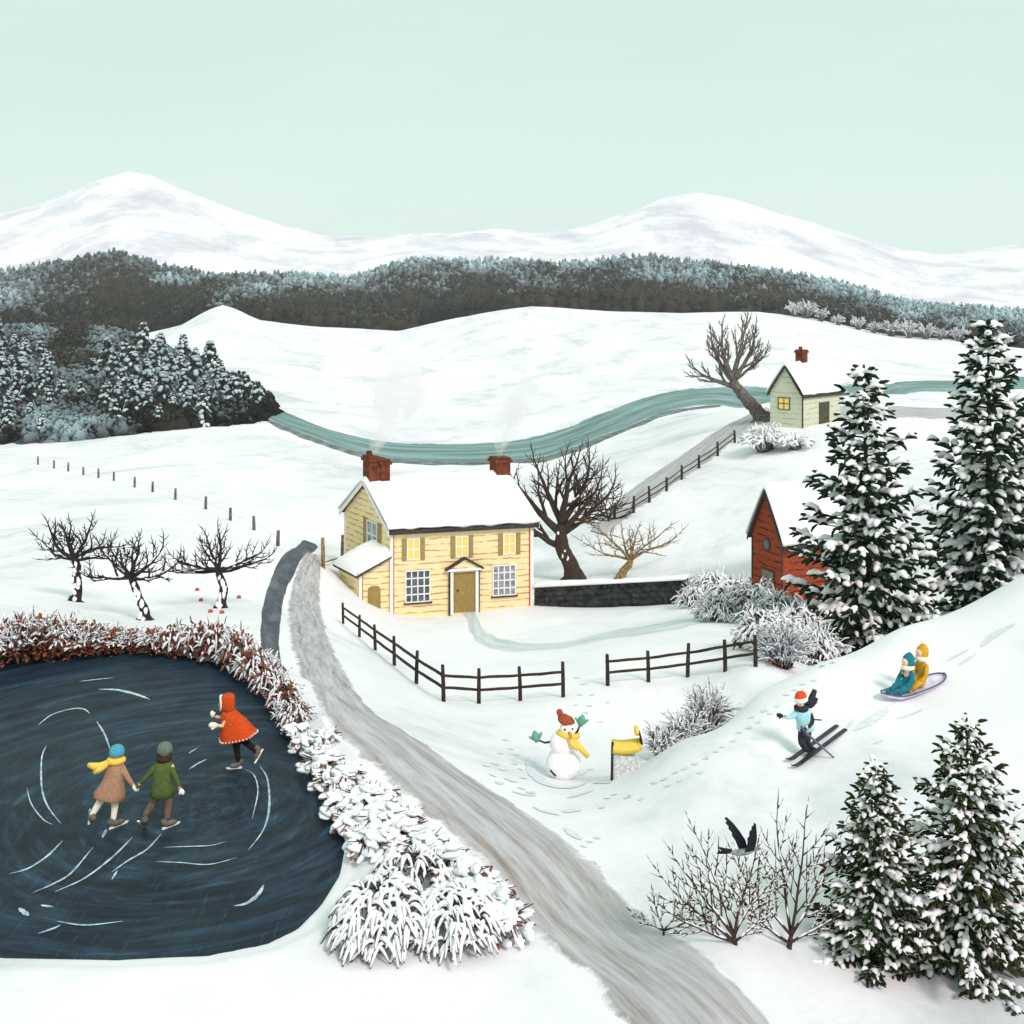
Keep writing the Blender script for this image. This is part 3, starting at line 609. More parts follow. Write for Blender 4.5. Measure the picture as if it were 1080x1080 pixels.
b = at(832, 1000); bare_tree('bare_shrub', b, [(0, 0, -.1), (.01, 0, .06), (.03, 0, .16)], [.036, .032, .026],
    fan(1, [(-58, .1, 0.82, 0.021), (62, .2, 0.77, 0.019)]) + fan(2, [(-42, .2, 0.87, 0.021), (-12, .2, 1.07, 0.023), (10, -.2, 1.12, 0.023), (38, .2, 0.98, 0.021)]), FG, 'bark_twig', 'tall bare brown shrub with forked snowy twigs against the smaller front spruce', 88, 'shrub', FGG, 'snow')

spruce(at_d(915, 42), 10.6, 3.0, 101, 'tall broad snowy spruce in front of the red barn', 'spruce', -0.012)
spruce(at_d(1044, 44.5, 0), 11.8, 3.0, 102, 'tallest snowy spruce, at the right edge beyond the sledging slope', 'spruce', -.006)
spruce(at(925, 1012), 2.50, .86, 103, 'smaller dark spruce with snow dabs in the bottom right foreground', 'spruce_olive', -.010, 1.15)
spruce(at(1022, 1022), 3.15, 1.25, 104, 'larger front spruce in the bottom right corner', 'spruce_olive', -.008, 1.0)

def bush(name, base, Rb, H, n, core, label, seed, cat='bush', group=None, curl=.9, w=.012, leaf=0, leafmat='russet', frost='frost', dark=.5, cover=.8, loops=0):
    """dome of arching twigs; most carry a sleeve of frost; optional leaves inside"""
    random.seed(seed); t = thing(name, label, cat, base, group); tw = MB(); fr = MB(); lf = MB()
    for i in range(n):
        a = random.uniform(0, 6.28); q = math.sqrt(random.random()); reach = Rb * (0.25 + .8 * q) * random.uniform(.8, 1.1); top = H * math.sqrt(max(.06, 1 - (q * .88) ** 2)) * random.uniform(.75, 1.08)
        s0 = base + Vector((math.cos(a) * Rb * .3 * random.random(), math.sin(a) * Rb * .3 * random.random(), -.03)); out = Vector((math.cos(a + random.uniform(-.5, .5)), math.sin(a), 0)); pts = []
        for k in range(6):
            x = k / 5; pts.append(s0 + out * (reach * x ** 1.25) + Vector((0, 0, top * (math.sin(min(x * (1 + .55 * curl), 1.9) * math.pi / 2)))) + rv(.03 * Rb))
        ww = w * random.uniform(.7, 1.3)
        tw.tube(pts, [ww, ww * .9, ww * .8, ww * .7, ww * .55, ww * .35], 4)
        if random.random() < cover:
            up = Vector((0, -ww * .35, ww * .8)); k0 = random.choice((0, 1, 2)); fr.tube([p + up for p in pts[k0:]], [ww * k for k in (.5, 1.0, 1.15, 1.1, 1.0, .55)][:6 - k0][::1] , 5)
        for j in range(2):
            k = random.randint(2, 4); p = pts[k]; d = (pts[k] - pts[k - 1]).normalized(); d = (d + rv(.8) + Vector((0, 0, .2))).normalized(); e = p + d * H * random.uniform(.2, .38)
            m_ = (p + e) / 2 + Vector((0, 0, .04 * H)); tw.tube([p, m_, e], [ww * .6, ww * .5, ww * .3], 4)
            if random.random() < cover: up = Vector((0, -ww * .2, ww * .6)); fr.tube([p + up, m_ + up, e + up], [ww * .7, ww * .85, ww * .4], 4)
    for i in range(loops):          # twigs bowed over by their load, each with snow along its back
        a = random.uniform(0, 6.28); el = math.asin(random.uniform(.08, 1)); o = Vector((math.cos(a) * math.cos(el), math.sin(a) * math.cos(el), math.sin(el)))
        c = base + Vector((o.x * Rb * .78, o.y * Rb * .78, max(.02, o.z * H * .78))); rr_ = Rb * random.uniform(.14, .32); a2 = a + random.uniform(-1.3, 1.3); od = Vector((math.cos(a2), math.sin(a2), 0))
        pts = [c + od * (rr_ * (k / 7 - .35) * 1.3) + Vector((0, 0, rr_ * .62 * math.sin(math.pi * (.12 + .95 * k / 7)))) for k in range(8)]; ww = w * random.uniform(.8, 1.35)
        tw.tube([p - Vector((0, 0, ww * .9)) for p in pts], [ww * k for k in (.9, 1, 1, 1, .9, .8, .6, .4)], 4)
        if random.random() < cover: fr.tube([p + Vector((0, 0, ww * .2)) for p in pts], [ww * k for k in (.5, .9, 1.25, 1.35, 1.3, 1.15, .9, .4)], 6)
    for i in range(leaf):
        a = random.uniform(0, 6.28); q = random.random() ** .5 * .9; h = H * math.sqrt(1 - q * q) * random.uniform(.1, .97)
        p = base + Vector((math.cos(a) * Rb * q, math.sin(a) * Rb * q, h)); d = (rv() + Vector((0, 0, .4))).normalized(); l = Rb * random.uniform(.14, .26); lf.spindle(p, p + d * l, l * .6, l * .25)
    tw.obj('twigs', M[core], t)
    if lf.v: lf.obj('leaves', M[leafmat], t)
    fr.obj('frost', M[frost], t); return t
# hedge on the far and right banks of the pond: bushes one beside another
hedge = [(-12, 705, .62, 1.15), (14, 700, .62, 1.2), (40, 697, .64, 1.15), (66, 695, .6, 1.05), (92, 693, .55, .9), (116, 691, .5, .7), (139, 690, .45, .62), (162, 690, .45, .66), (185, 691, .5, .78), (208, 693, .52, .9), (231, 699, .52, .98), (252, 707, .5, .95), (270, 719, .46, .85), (286, 734, .42, .8), (299, 750, .38, .72), (310, 768, .34, .62)]
proto = None
for i, (px_, r_, rb, h_) in enumerate(hedge):
    q = at(px_, r_ - 3); lab = 'frosted russet bush on the pond bank, %s from the left edge along the hedge' % WORDS[i]
    G = 'russet hedge bushes round the pond'
    if i % 4 == 0:
        h_ *= .80; proto = bush('hedge_bush', q, rb, h_, 64 if i < 8 else 26, 'ash_twigs', lab, 300 + i, group=G, w=.021, leaf=330, curl=.35 if i < 8 else 1.3, loops=0 if i < 8 else 60); pr = (rb, h_)
    else: copy_thing(proto, q, i * 1.9, (rb / pr[0], rb / pr[0], h_ * .8 / pr[1]), lab)
# snow-covered shrubs and heaped brash between pond and lane
def snow_shrub(base, Rb, H, label, seed, group):
    random.seed(seed); t = thing('snowy_shrub', label, 'shrub', base, group); s = MB(); s2 = MB(); tw = MB(); lf = MB()
    for i in range(52):
        a = random.uniform(0, 6.28); q = random.random() ** .5; h = H * math.sqrt(max(0, 1 - q * q)) * random.uniform(.55, 1.0)
        c = base + Vector((math.cos(a) * Rb * q, math.sin(a) * Rb * q, h)); r = Rb * random.uniform(.12, .26)
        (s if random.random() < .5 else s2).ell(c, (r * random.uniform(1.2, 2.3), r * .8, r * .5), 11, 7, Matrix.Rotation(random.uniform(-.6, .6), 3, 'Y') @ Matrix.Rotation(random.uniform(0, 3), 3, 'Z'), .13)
    for i in range(26):
        a = random.uniform(0, 6.28); o = Vector((math.cos(a), math.sin(a), 0)); tw.tube([base + o * Rb * .1, base + o * Rb * .6 + Vector((0, 0, H * .7)), base + o * Rb * 1.05 + Vector((0, 0, H * random.uniform(.1, .9)))], [.012, .01, .006], 4)
    for i in range(16):
        a = random.uniform(0, 6.28); p = base + Vector((math.cos(a) * Rb * .9, math.sin(a) * Rb * .9, H * random.uniform(.05, .6))); d = rv().normalized(); lf.spindle(p, p + d * Rb * .25, Rb * .14, Rb * .06)
    s.obj('snow', M['snow'], t); s2.obj('snow_crust', M['snow_cool'], t); tw.obj('twigs', M['bark_twig'], t); lf.obj('leaves', M['russet'], t); return t
mounds = [(326, 792, .34), (341, 812, .36), (352, 834, .36), (366, 826, .32), (362, 858, .36), (384, 850, .36), (378, 878, .38), (400, 872, .40), (392, 898, .36), (424, 888, .38), (448, 902, .36), (470, 918, .38), (492, 938, .38), (512, 958, .40), (530, 982, .40), (345, 782, .26), (312, 776, .26), (404, 846, .28), (430, 868, .26)]
where = ['at the top of the heap beside the red hooded skater', 'just below the topmost mound by the pond edge', 'at the pond edge right of the white skate tracks', 'near the bend of the lane', 'on the pond bank, facing the green coated skater', 'in the middle of the strip between pond and lane', 'at the rightmost bulge of the pond', 'just above the large curly bush', 'touching the curly bush on its pond side', 'right above the curly bush near the lane', 'up the lane side, above the curly bush', 'along the lane right of the curly bush', 'on the lane edge, second from the bottom', 'on the lane edge beside the brown verge', 'lowest on the lane edge at the bottom', 'small one close to the lane at the top', 'small one at the end of the russet hedge', 'small one beside the lane, halfway down', 'small one on the lane edge below halfway']
for i, (px_, r_, rb) in enumerate(mounds):
    q = at(px_, r_); lab = 'low snow-buried shrub ' + where[i]
    if i % 5 == 0: pm = snow_shrub(q, rb, rb * .85, lab, 500 + i, 'snow-buried shrubs between pond and lane'); pmr = rb
    else: copy_thing(pm, q, i * 1.3, rb / pmr, lab)
G = 'curly frosted bushes at the bottom of the pond'
bush('curly_bush', at(402, 985), .80, .66, 5, 'ash_twigs', 'large dark bush of looping snow-coated twigs at the pond corner, left of its pair', 601, group=G, curl=1.2, w=.017, cover=.9, loops=330)
bush('curly_bush', at(478, 985), .72, .60, 5, 'ash_twigs', 'large bush of looping snow-coated twigs nearest the lane at the bottom', 602, group=G, curl=1.2, w=.017, cover=.9, loops=330)
bush('curly_bush', at(432, 940), .62, .60, 4, 'ash_twigs', 'looping snow-coated bush set behind the two lower curly bushes', 603, group=G, curl=1.2, w=.017, cover=.9, leaf=12, loops=240)
# bushes right of the garden
rb_ = [(752, 632, 1.5, 1.55), (732, 640, 1.0, 1.05), (775, 648, 1.5, 1.6), (798, 656, 1.5, 1.7), (757, 655, 1.0, 1.0), (820, 668, 1.3, 1.6), (843, 682, 1.2, 1.5), (806, 686, 1.1, 1.4), (862, 700, .85, 1.2), (826, 704, .9, 1.25)]
rl = ['topmost, at the right end of the stone wall', 'lowest and leftmost, tucked against the stone wall end', 'second down from the stone wall', 'in front of the barn door', 'on the garden side below the stone wall end', 'in front of the barn corner', 'beside the tall spruce, below the barn', 'at the right end of the garden fence', 'half behind the sledging slope', 'upright one at the garden fence end']
for i, (px_, r_, rb, h_) in enumerate(rb_):
    q = at(px_, r_); lab = 'grey frosted bush between garden and barn, ' + rl[i]
    if i in (0, 3, 6, 9): pb = bush('frosted_bush', q, rb, h_, 40 if i < 8 else 130, 'ash_twigs', lab, 700 + i, group='frosted bushes between garden and barn', curl=1.0 if i < 8 else .2, loops=190 if i < 8 else 0, w=.034 if i < 8 else .022, cover=.85, frost='frost_grey' if i % 2 else 'frost', leaf=25, leafmat='russet'); pbr = (rb, h_)
    else: copy_thing(pb, q, i * 2.1, (rb / pbr[0], rb / pbr[0], h_ / pbr[1]), lab)
for i, (px_, d_, rb, h_, lab) in enumerate([(700, 28.4, .50, .80, 'dark twiggy frosted bush behind the slope, left half, beside the yellow plank'), (722, 29.2, .58, 1.05, 'dark twiggy frosted bush behind the slope, middle one'), (746, 30.5, .60, 1.25, 'dark twiggy frosted bush behind the slope, right and tallest one')]):
    bush('frosted_bush', at_d(px_, d_), rb, h_, 110, 'ash_twigs', lab, 750 + i, group='dark frosted bushes behind the slope', curl=.2, w=.018, cover=.6)
bush('frosted_bush', at(806, 476), 2.0, 2.1, 90, 'bark_grey', 'round snow-thick bush below the green cottage gable', 760, w=.095, cover=1, curl=.9)
bush('frosted_bush', at(838, 474), 1.6, 1.3, 60, 'bark_grey', 'low snow-thick bush in front of the green cottage wall', 761, w=.09, cover=1, curl=.9)
# shrubs along the crest of the white hill
for i, (px_, s_) in enumerate([(838, 1.0), (850, 1.2), (866, .9), (884, .7), (905, .9), (922, .8), (940, 1.1), (958, 1.2), (976, 1.1), (992, .8), (1012, 1.0), (1060, 1.0)]):
    q = at_d(px_, 612); lab = 'frosty white shrub on the far white hill crest, %s from the left' % WORDS[i]
    if i == 0: ps = bush('crest_shrub', q, 4.6, 7.0, 60, 'bark_grey', lab, 800, group='frosty shrubs on the hill crest', w=.28, cover=.9, curl=.3, frost='frost_grey')
    else: copy_thing(ps, q, i * 1.7, s_, lab)
# frosted conifers at the foot of the left wood
def conifer(base, H, seed, label, group):
    random.seed(seed); t = thing('frosted_conifer', label, 'conifer', base, group); g = MB(); s = MB(); tr = MB()
    tr.tube([base, base + Vector((0, 0, H * .95))], [H * .03, H * .01], 5)
    for i in range(120):
        k = random.uniform(.04, 1) ** 1.1; a = random.uniform(0, 6.28); rad = H * .34 * (1 - k) ** .75 + .05; o = Vector((math.cos(a), math.sin(a), 0))
        p = base + Vector((0, 0, H * k)) + o * rad * .25; e = p + o * rad * random.uniform(.6, 1.0) + Vector((0, 0, -H * .10)); l = (e - p).length
        g.spindle(p, e, H * .12, H * .07)
        if random.random() < .5: u_ = Vector((0, 0, H * .035)); s.spindle(p + u_ + (e - p) * .15, e + u_, H * random.uniform(.10, .17), H * .07)
    tr.obj('trunk', M['bark_brown'], t); g.obj('foliage', M['conifer_dark'], t); s.obj('frost', M['frost_blue'], t); return t
M['conifer_dark'] = mat('far_conifer_needles', '161e1b', '37403a', .6, .9, .1, 0); M['frost_blue'] = mat('blue_frost', '8ba0a8', 'dde5e6', .35, .9, .1, 0)
spots = []
random.seed(77)
band = np.array([(-60, 372), (40, 380), (70, 405), (110, 392), (150, 376), (200, 388), (250, 411), (288, 440), (255, 445), (200, 452), (140, 458), (90, 463), (0, 468), (-60, 470)], float)
tries = 0
while len(spots) < 74 and tries < 9000:
    tries += 1; p = (random.uniform(-50, 290), random.uniform(372, 470))
    if not inpoly(band, np.array([p[0]]), np.array([p[1]]))[0]: continue
    if 55 < p[0] < 110 and random.random() < .8: continue
    if all((p[0] - q[0]) ** 2 + 1.4 * (p[1] - q[1]) ** 2 > 190 for q in spots): spots.append(p)
pc_ = []
spots.sort(key=lambda s: -s[1]); RWN = ['in the front row', 'in the second row back', 'in the third row back', 'in the fourth row back', 'in the fifth row back', 'in the sixth row back', 'in the hindmost row']
for k in range(0, len(spots), 12): spots[k:k + 12] = sorted(spots[k:k + 12])
for i, p in enumerate(spots):
    q = at(*p); h = 0.030 * q.y * random.uniform(.7, 1.3); lab = 'frost-whitened conifer of the left wood, %s, %s from the left' % (RWN[i // 12], WORDS[i % 12]); G = 'frosted conifers at the edge of the left wood'
    if i < 3: pc_.append((conifer(q, h, 900 + i, lab, G), h))
    else: pr_, hh = pc_[i % 3]; copy_thing(pr_, q, i * 1.1, h / hh, lab, G)
# ------------------------------------------------------------------ buildings
def board_mat(name, c1, c2, line, pitch, off=0.0):
    """painted clapboard: board joints follow the height, broken and wavering"""
    m, t, b = new_mat(name); b.inputs['Roughness'].default_value = 0.8; b.inputs['Specular IOR Level'].default_value = 0.2
    tc = t.nodes.new("ShaderNodeTexCoord"); sp = t.nodes.new("ShaderNodeSeparateXYZ"); t.links.new(tc.outputs['Object'], sp.inputs[0])
    wv = noise(t, 0.9, 3, vec=tc.outputs['Object']); br = noise(t, 1.3, 4, vec=tc.outputs['Object'], stretch=(1, 1, 2.5))
    def mth(op, a, b_=None):
        n = t.nodes.new("ShaderNodeMath"); n.operation = op
        for i, q in enumerate((a, b_)):
            if q is None: continue
            if isinstance(q, (int, float)): n.inputs[i].default_value = q
            else: t.links.new(q, n.inputs[i])
        return n.outputs[0]
    z = mth('ADD', mth('DIVIDE', sp.outputs[2], pitch), mth('MULTIPLY', wv, 0.55)); f = mth('FRACT', z)
    w = mth('ADD', mth('MULTIPLY', br, 0.42), -0.02)
    ln = mth('LESS_THAN', f, w)
    base = ramp(t, noise(t, 2.5, 5, vec=tc.outputs['Object'], stretch=(1, 1, 5)), [(0.35, c1), (0.65, c2)])
    lc = ramp(t, br, [(0.35, c2), (0.55, line)])
    mx = t.nodes.new("ShaderNodeMix"); mx.data_type = 'RGBA'; t.links.new(ln, mx.inputs[0]); t.links.new(base, mx.inputs[6]); t.links.new(lc, mx.inputs[7])
    t.links.new(mx.outputs[2], b.inputs['Base Color']); bump(t, b, f, 0.8, 0.03); return m
M['yellow_board'] = board_mat('yellow_clapboard', srgb('e8d29a'), srgb('f1e0b2'), srgb('c4935c'), .36)
M['red_board'] = board_mat('red_barn_boards', srgb("82351b"), srgb("9a4526"), srgb('4e1f12'), .42)
M['green_board'] = board_mat('pale_green_boards', srgb('bfc2a8'), srgb('cbcfb8'), srgb('a7ab90'), .5)
M['trim'] = mat('white_trim', 'ddd6cf', 'f4efe9', 8, .7, .2, .2, .01)
M['trim_red'] = mat('red_edge', 'a8472f', 'c47356', 8, .7, .2, 0)
M['dark_trim'] = mat('dark_trim', '2a2624', '4a4540', 8, .7, .2, .2, .01)
M['shutter'] = mat('olive_shutter', '8f7a45', 'a8955e', 6, .7, .2, .3, .01, stretch=(1, 1, 6))
M['door'] = mat('olive_door', '85703c', '9c874f', 5, .7, .2, .3, .01, stretch=(4, 4, .5))
M['brick'] = mat('chimney_brick', '4a251a', '7c4229', 3.2, .85, .2, .8, .03)
M['roof'] = mat('dark_shingles', '2b2a2a', '45413e', 3, .85, .2, .4, .02)
def emis(name, c, s, base=None):
    m, t, b = new_mat(name); b.inputs['Base Color'].default_value = C4(base or c); b.inputs['Emission Color'].default_value = C4(c); b.inputs['Emission Strength'].default_value = s; return m
M['lit'] = emis('lit_pane', 'f0c860', .12)
M['glass'] = mat('dark_window_glass', '323b44', '5a6670', 2.5, .25, .4, 0)
M['glass_pale'] = mat('pale_window_glass', '66727c', '98a3aa', 2.5, .25, .4, 0)
M['iron'] = mat('black_iron', '151515', None, 5, .5, .4, 0)
class Frame:
    def __init__(s, O, ax, ay):
        s.O = Vector(O); s.x = Vector((math.cos(ax), math.sin(ax), 0)); s.y = Vector((-math.sin(ay), math.cos(ay), 0))
        s.ny = Vector((s.x.y, -s.x.x, 0)); s.nx = Vector((-s.y.y, s.y.x, 0))      # outward normals of the front and of the gable
    def P(s, a, b, z): return s.O + s.x * a + s.y * b + Vector((0, 0, z))
    def front(s, b0=0): return lambda u, o, z: s.O + s.x * u + s.y * b0 + s.ny * o + Vector((0, 0, z))
    def gable(s, a0=0): return lambda u, o, z: s.O + s.y * u + s.x * a0 + s.nx * o + Vector((0, 0, z))
def window(root, Q, x0, x1, z0, z1, nx, nz, glass, trim='trim', shutters=None, fw=.07, sill=False):
    f = MB(); f.box((x0, -.02, z0), (x0 + fw, .07, z1), Q); f.box((x1 - fw, -.02, z0), (x1, .07, z1), Q); f.box((x0 + fw, -.02, z0), (x1 - fw, .07, z0 + fw), Q); f.box((x0 + fw, -.02, z1 - fw), (x1 - fw, .07, z1), Q)
    mw = .035
    for i in range(1, nx): c = x0 + (x1 - x0) * i / nx; f.box((c - mw, -.02, z0 + fw), (c + mw, .058, z1 - fw), Q)
    for j in range(1, nz):
        c = z0 + (z1 - z0) * j / nz
        for i in range(nx): a = x0 + (x1 - x0) * i / nx + (mw if i else fw); b_ = x0 + (x1 - x0) * (i + 1) / nx - (mw if i < nx - 1 else fw); f.box((a, -.02, c - mw), (b_, .055, c + mw), Q)
    w = f.obj('window', M[trim], root, False)
    g = MB(); g.box((x0 + .02, -.02, z0 + .02), (x1 - .02, .02, z1 - .02), Q); g.obj('pane', M[glass], w, False, origin=root['_o'])
    if sill: s = MB(); s.box((x0 - .08, -.02, z0 - .08), (x1 + .1, .14, z0 - .003), Q); s.obj('sill', M['dark_trim'], w, False, origin=root['_o'])
    if shutters:
        for a, b_ in ((x0 - shutters - .03, x0 - .03), (x1 + .03, x1 + .03 + shutters)):
            s = MB(); s.box((a, -.02, z0 - .03), (b_, .05, z1 + .03), Q)
            for k in range(5): zc = z0 + (z1 - z0) * (k + .5) / 5; s.box((a + .04, .05, zc - .05), (b_ - .04, .066, zc + .05), Q)
            s.obj('shutter', M['shutter'], root, False)
    return w
def roof_parts(root, fr, W, D, hw, rise, ov=.35, og=.3, th=.36, seed=1, dark='dark_trim', bargew=.16, barge='trim', a_in=0):
    sl = rise / (D / 2); r = MB()
    for sg in (0, 1):
        def Pq(a, b, z): bb = b if sg == 0 else D - b; return fr.P(a, bb, z)
        r.prism([(-ov, hw - sl * ov - .02), (D / 2, hw + rise - .02), (D / 2, hw + rise + .10), (-ov, hw - sl * ov + .10)], lambda b, z: Pq(-og, b, z), lambda b, z: Pq(W + og, b, z))
    r.obj('roof', M['roof'], root, False)
    rf = root.children[-1] if root.children else None
    # barge boards on both gables, eave board in front and behind
    for a0, a1 in ((-og - .05, -og - .003), (W + og + .003, W + og + .05)):
        for sg in (0, 1):
            def Pq(a, b, z): bb = b if sg == 0 else D - b; return fr.P(a, bb, z)
            q = MB(); q.prism([(-ov, hw - sl * ov - bargew), (D / 2, hw + rise - bargew), (D / 2, hw + rise + .12), (-ov, hw - sl * ov + .12)], lambda b, z: Pq(a0, b, z), lambda b, z: Pq(a1, b, z)); q.obj('barge_board', M[barge], root, False)
    e = MB(); z0 = hw - sl * ov
    e.box((-og + .01, -ov - .06, z0 - .12), (W + og - .01, -ov - .003, z0 + .14), fr.P); e.obj('eave_board', M[dark], root, False)
    # snow: a rounded, slightly uneven slab following both slopes
    na, nb = 46, 25; rs_ = np.random.RandomState(seed); V = []; Fq = []
    for s_ in (1, 0):
        for i in range(na):
            for j in range(nb):
                u = i / (na - 1); v = j / (nb - 1) * 2 - 1; a = -og - .07 + (W + 2 * og + .14) * u; av = math.sqrt(v * v + .006); b = D / 2 + v * (D / 2 + ov + .10)
                zr = hw + rise - (av - .077) * (rise + sl * ov) + .02; eu = min(u, 1 - u) * (W + 2 * og); ev = (1 - abs(v)) * (D / 2)
                edge = min(1, math.sqrt(min(eu / .35, 1)) if eu > 0 else 0) * (min(1, math.sqrt(ev / .5)) if ev > 0 else 0)
                n1 = float(vnoise(np.array([a * 1.1 + seed * 7]), np.array([b * 1.1]))[0])
                tz = th * (.75 + .35 * n1) * edge * (1.0 + .25 * abs(v)) if s_ else -.04 - .09 * (1 - min(1, ev / .3)) * (1 + .9 * float(vnoise(np.array([a * 1.9]), np.array([seed * 3.3]))[0]))
                if s_ and edge < .02: tz = .0
                V.append(fr.P(a, b, zr + .12 + tz))
    k = na * nb
    for i in range(na - 1):
        for j in range(nb - 1):
            p = i * nb + j; Fq.append((p, p + 1, p + nb + 1, p + nb)); p += k; Fq.append((p, p + nb, p + nb + 1, p + 1))
    for i in range(na - 1):
        for j in (0, nb - 1): p = i * nb + j; q_ = p + nb; Fq.append((p, q_, q_ + k, p + k) if j == 0 else (p, p + k, q_ + k, q_))
    for j in range(nb - 1):
        for i in (0, na - 1): p = i * nb + j; q_ = p + 1; Fq.append((p, p + k, q_ + k, q_) if i == 0 else (p, q_, q_ + k, p + k))
    m_ = MB(); m_.add(V, Fq); m_.obj('roof_snow', M['snow'], root)
def gable_walls(root, fr, W, D, hw, rise, m):
    w = MB(); w.prism([(0, -1.6), (D, -1.6), (D, hw), (D / 2, hw + rise - .02), (0, hw)], lambda b, z: fr.P(0, b, z), lambda b, z: fr.P(W, b, z)); w.obj('wall', M[m], root, False)
def chimney(root, fr, a0, a1, b0, b1, z0, z1, name='chimney', pots=0):
    c = MB(); c.box((a0, b0, z0), (a1, b1, z1 - .32), fr.P); c.box((a0 - .09, b0 - .09, z1 - .32), (a1 + .09, b1 + .09, z1 - .12), fr.P); c.box((a0 - .02, b0 - .02, z1 - .12), (a1 + .02, b1 + .02, z1), fr.P)
    ch = c.obj(name, M['brick'], root, False)
    p = MB(); ctr = fr.P((a0 + a1) / 2 - .15, (b0 + b1) / 2, z1)
    if pots: p.tube([ctr, ctr + Vector((0, 0, .3))], [.2, .17], 10); p.obj('chimney_pot', M['brick'], ch, False, origin=root['_o'])
    s = MB(); c_ = fr.P((a0 + a1) / 2, (b0 + b1) / 2, z1 - .31); s.ell(fr.P(a0 - .05, (b0 + b1) / 2, z1 - .1), (.10, (b1 - b0) * .4, .06), 8, 5, jit=.1)
    return ch

# yellow farmhouse
O = at_d((412), 66.5); O.z = CZ - (647 - HR) / F * 66.5
fr = Frame(O, R(14), R(32)); W, D, hw, rise = 8.6, 6.6, 4.95, 2.25
house = thing('farmhouse', 'two-storey yellow clapboard farmhouse with snowy roof and two smoking brick chimneys', 'house', O)
gable_walls(house, fr, W, D, hw, rise, 'yellow_board'); roof_parts(house, fr, W, D, hw, rise, .28, .22, .34, 4)
for a in (0.0, W):
    t_ = MB(); Q = fr.front(); t_.box((a - .04 if a == 0 else a - .16, -.01, -1.0), (a + .14 if a == 0 else a + .03, .06, hw - .2), Q); t_.obj('corner_board', M['trim'], house, False)
    t_ = MB(); x = .142 if a == 0 else W - .235; t_.box((x, -.01, -1.0), (x + .06, .045, hw - .2), Q); t_.obj('corner_edge', M['trim_red'], house, False)
Q = fr.front()
window(house, Q, .85, 2.35, .55, 2.45, 4, 4, 'glass', sill=True); window(house, Q, 6.1, 7.55, .6, 2.45, 4, 4, 'glass_pale', sill=True)
for x in (.95, 3.85, 6.75): window(house, Q, x, x + .78, 3.05, 4.3, 2, 2, 'lit', shutters=.26)
G = fr.gable(); window(house, G, 1.75, 3.2, 3.35, 4.95, 2, 2, 'glass_pale', shutters=.5)
t_ = MB(); t_.box((D - .2, -.01, -1.0), (D + .02, .06, hw - .2), G); t_.obj('corner_board', M['trim'], house, False)
# door, porch posts and pediment
d_ = MB(); d_.box((3.75, -.01, -.2), (5.0, .06, 2.12), Q); dr = d_.obj('door', M['door'], house, False)
k_ = MB(); k_.ell(Q(3.98, .10, 1.1), .06, 8, 6); k_.obj('handle', M['iron'], dr, origin=house['_o'])
for x in (3.52, 5.04): p_ = MB(); p_.box((x, 0, -.3), (x + .17, .22, 2.3), Q); p_.obj('door_post', M['trim'], house, False)
for x in (3.44, 5.214): p_ = MB(); p_.box((x, 0, -.3), (x + .075, .20, 2.3), Q); p_.obj('door_edge', M['dark_trim'], house, False)
p_ = MB(); p_.box((3.3, 0, 2.303), (5.42, .34, 2.45), Q); p_.obj('lintel', M['trim'], house, False)
p_ = MB(); p_.prism([(3.4, 2.453), (5.32, 2.453), (4.36, 3.0)], lambda u, z: Q(u, .0, z), lambda u, z: Q(u, .26, z)); p_.obj('pediment', M['yellow_board'], house, False)
for sg in (-1, 1):
    p_ = MB(); c = 4.36; p_.prism([(c + sg * 1.18, 2.40), (c + sg * 1.08, 2.36), (c, 2.98), (c, 3.10)], lambda u, z: Q(u, .0, z), lambda u, z: Q(u, .38, z)); p_.obj('pediment_moulding', M['dark_trim'], house, False)
cz = hw + rise
chimney(house, fr, -.05, .58, D / 2 - .55, D / 2 + .45, cz - .5, cz + 1.6, pots=1); chimney(house, fr, .60, 1.15, D / 2 - .62, D / 2 + .4, cz - .5, cz + 1.42)
chimney(house, fr, W - .72, W + .14, D / 2 - .5, D / 2 + .4, cz - .9, cz + 1.25)
# side porch: a small room against the gable with a lean-to roof under deep snow
w_ = MB(); a0, b0, b1 = -1.75, .15, 3.0
w_.prism([(a0, -1.6), (-.003, -1.6), (-.003, 3.35), (a0, 2.45)], lambda a, z: fr.P(a, b0, z), lambda a, z: fr.P(a, b1, z)); w_.obj('side_porch', M['yellow_board'], house, False)
Q2 = fr.front(b0); G2 = fr.gable(a0)
for q, x0, x1 in ((Q2, a0 - .03, a0 + .14),): t_ = MB(); t_.box((x0, 0, -1), (x1, .06, 2.4), q); t_.obj('corner_board', M['trim'], house, False)
t_ = MB(); t_.box((a0 + .143, 0, -1), (a0 + .2, .045, 2.4), Q2); t_.obj('corner_edge', M['trim_red'], house, False)
t_ = MB(); t_.box((b1 - b0 - .16 + b0, 0, -1), (b1 + .02, .06, 2.4), G2); t_.obj('corner_board', M['trim'], house, False)
d_ = MB(); d_.prism([(-1.28, -.5), (-.52, -.5), (-.54, 1.5), (-.72, 1.62), (-1.08, 1.62), (-1.26, 1.5)], lambda u, z: Q2(u, 0, z), lambda u, z: Q2(u, .05, z)); d_.obj('side_door', M['door'], house, False)
e_ = MB(); e_.prism([(a0 - .3, 2.20), (-.003, 3.28), (-.003, 3.44), (a0 - .3, 2.40)], lambda a, z: fr.P(a, b0 - .3, z), lambda a, z: fr.P(a, b1 + .3, z)); e_.obj('porch_roof', M['dark_trim'], house, False)
s_ = MB(); V = []; n1, n2 = 16, 16
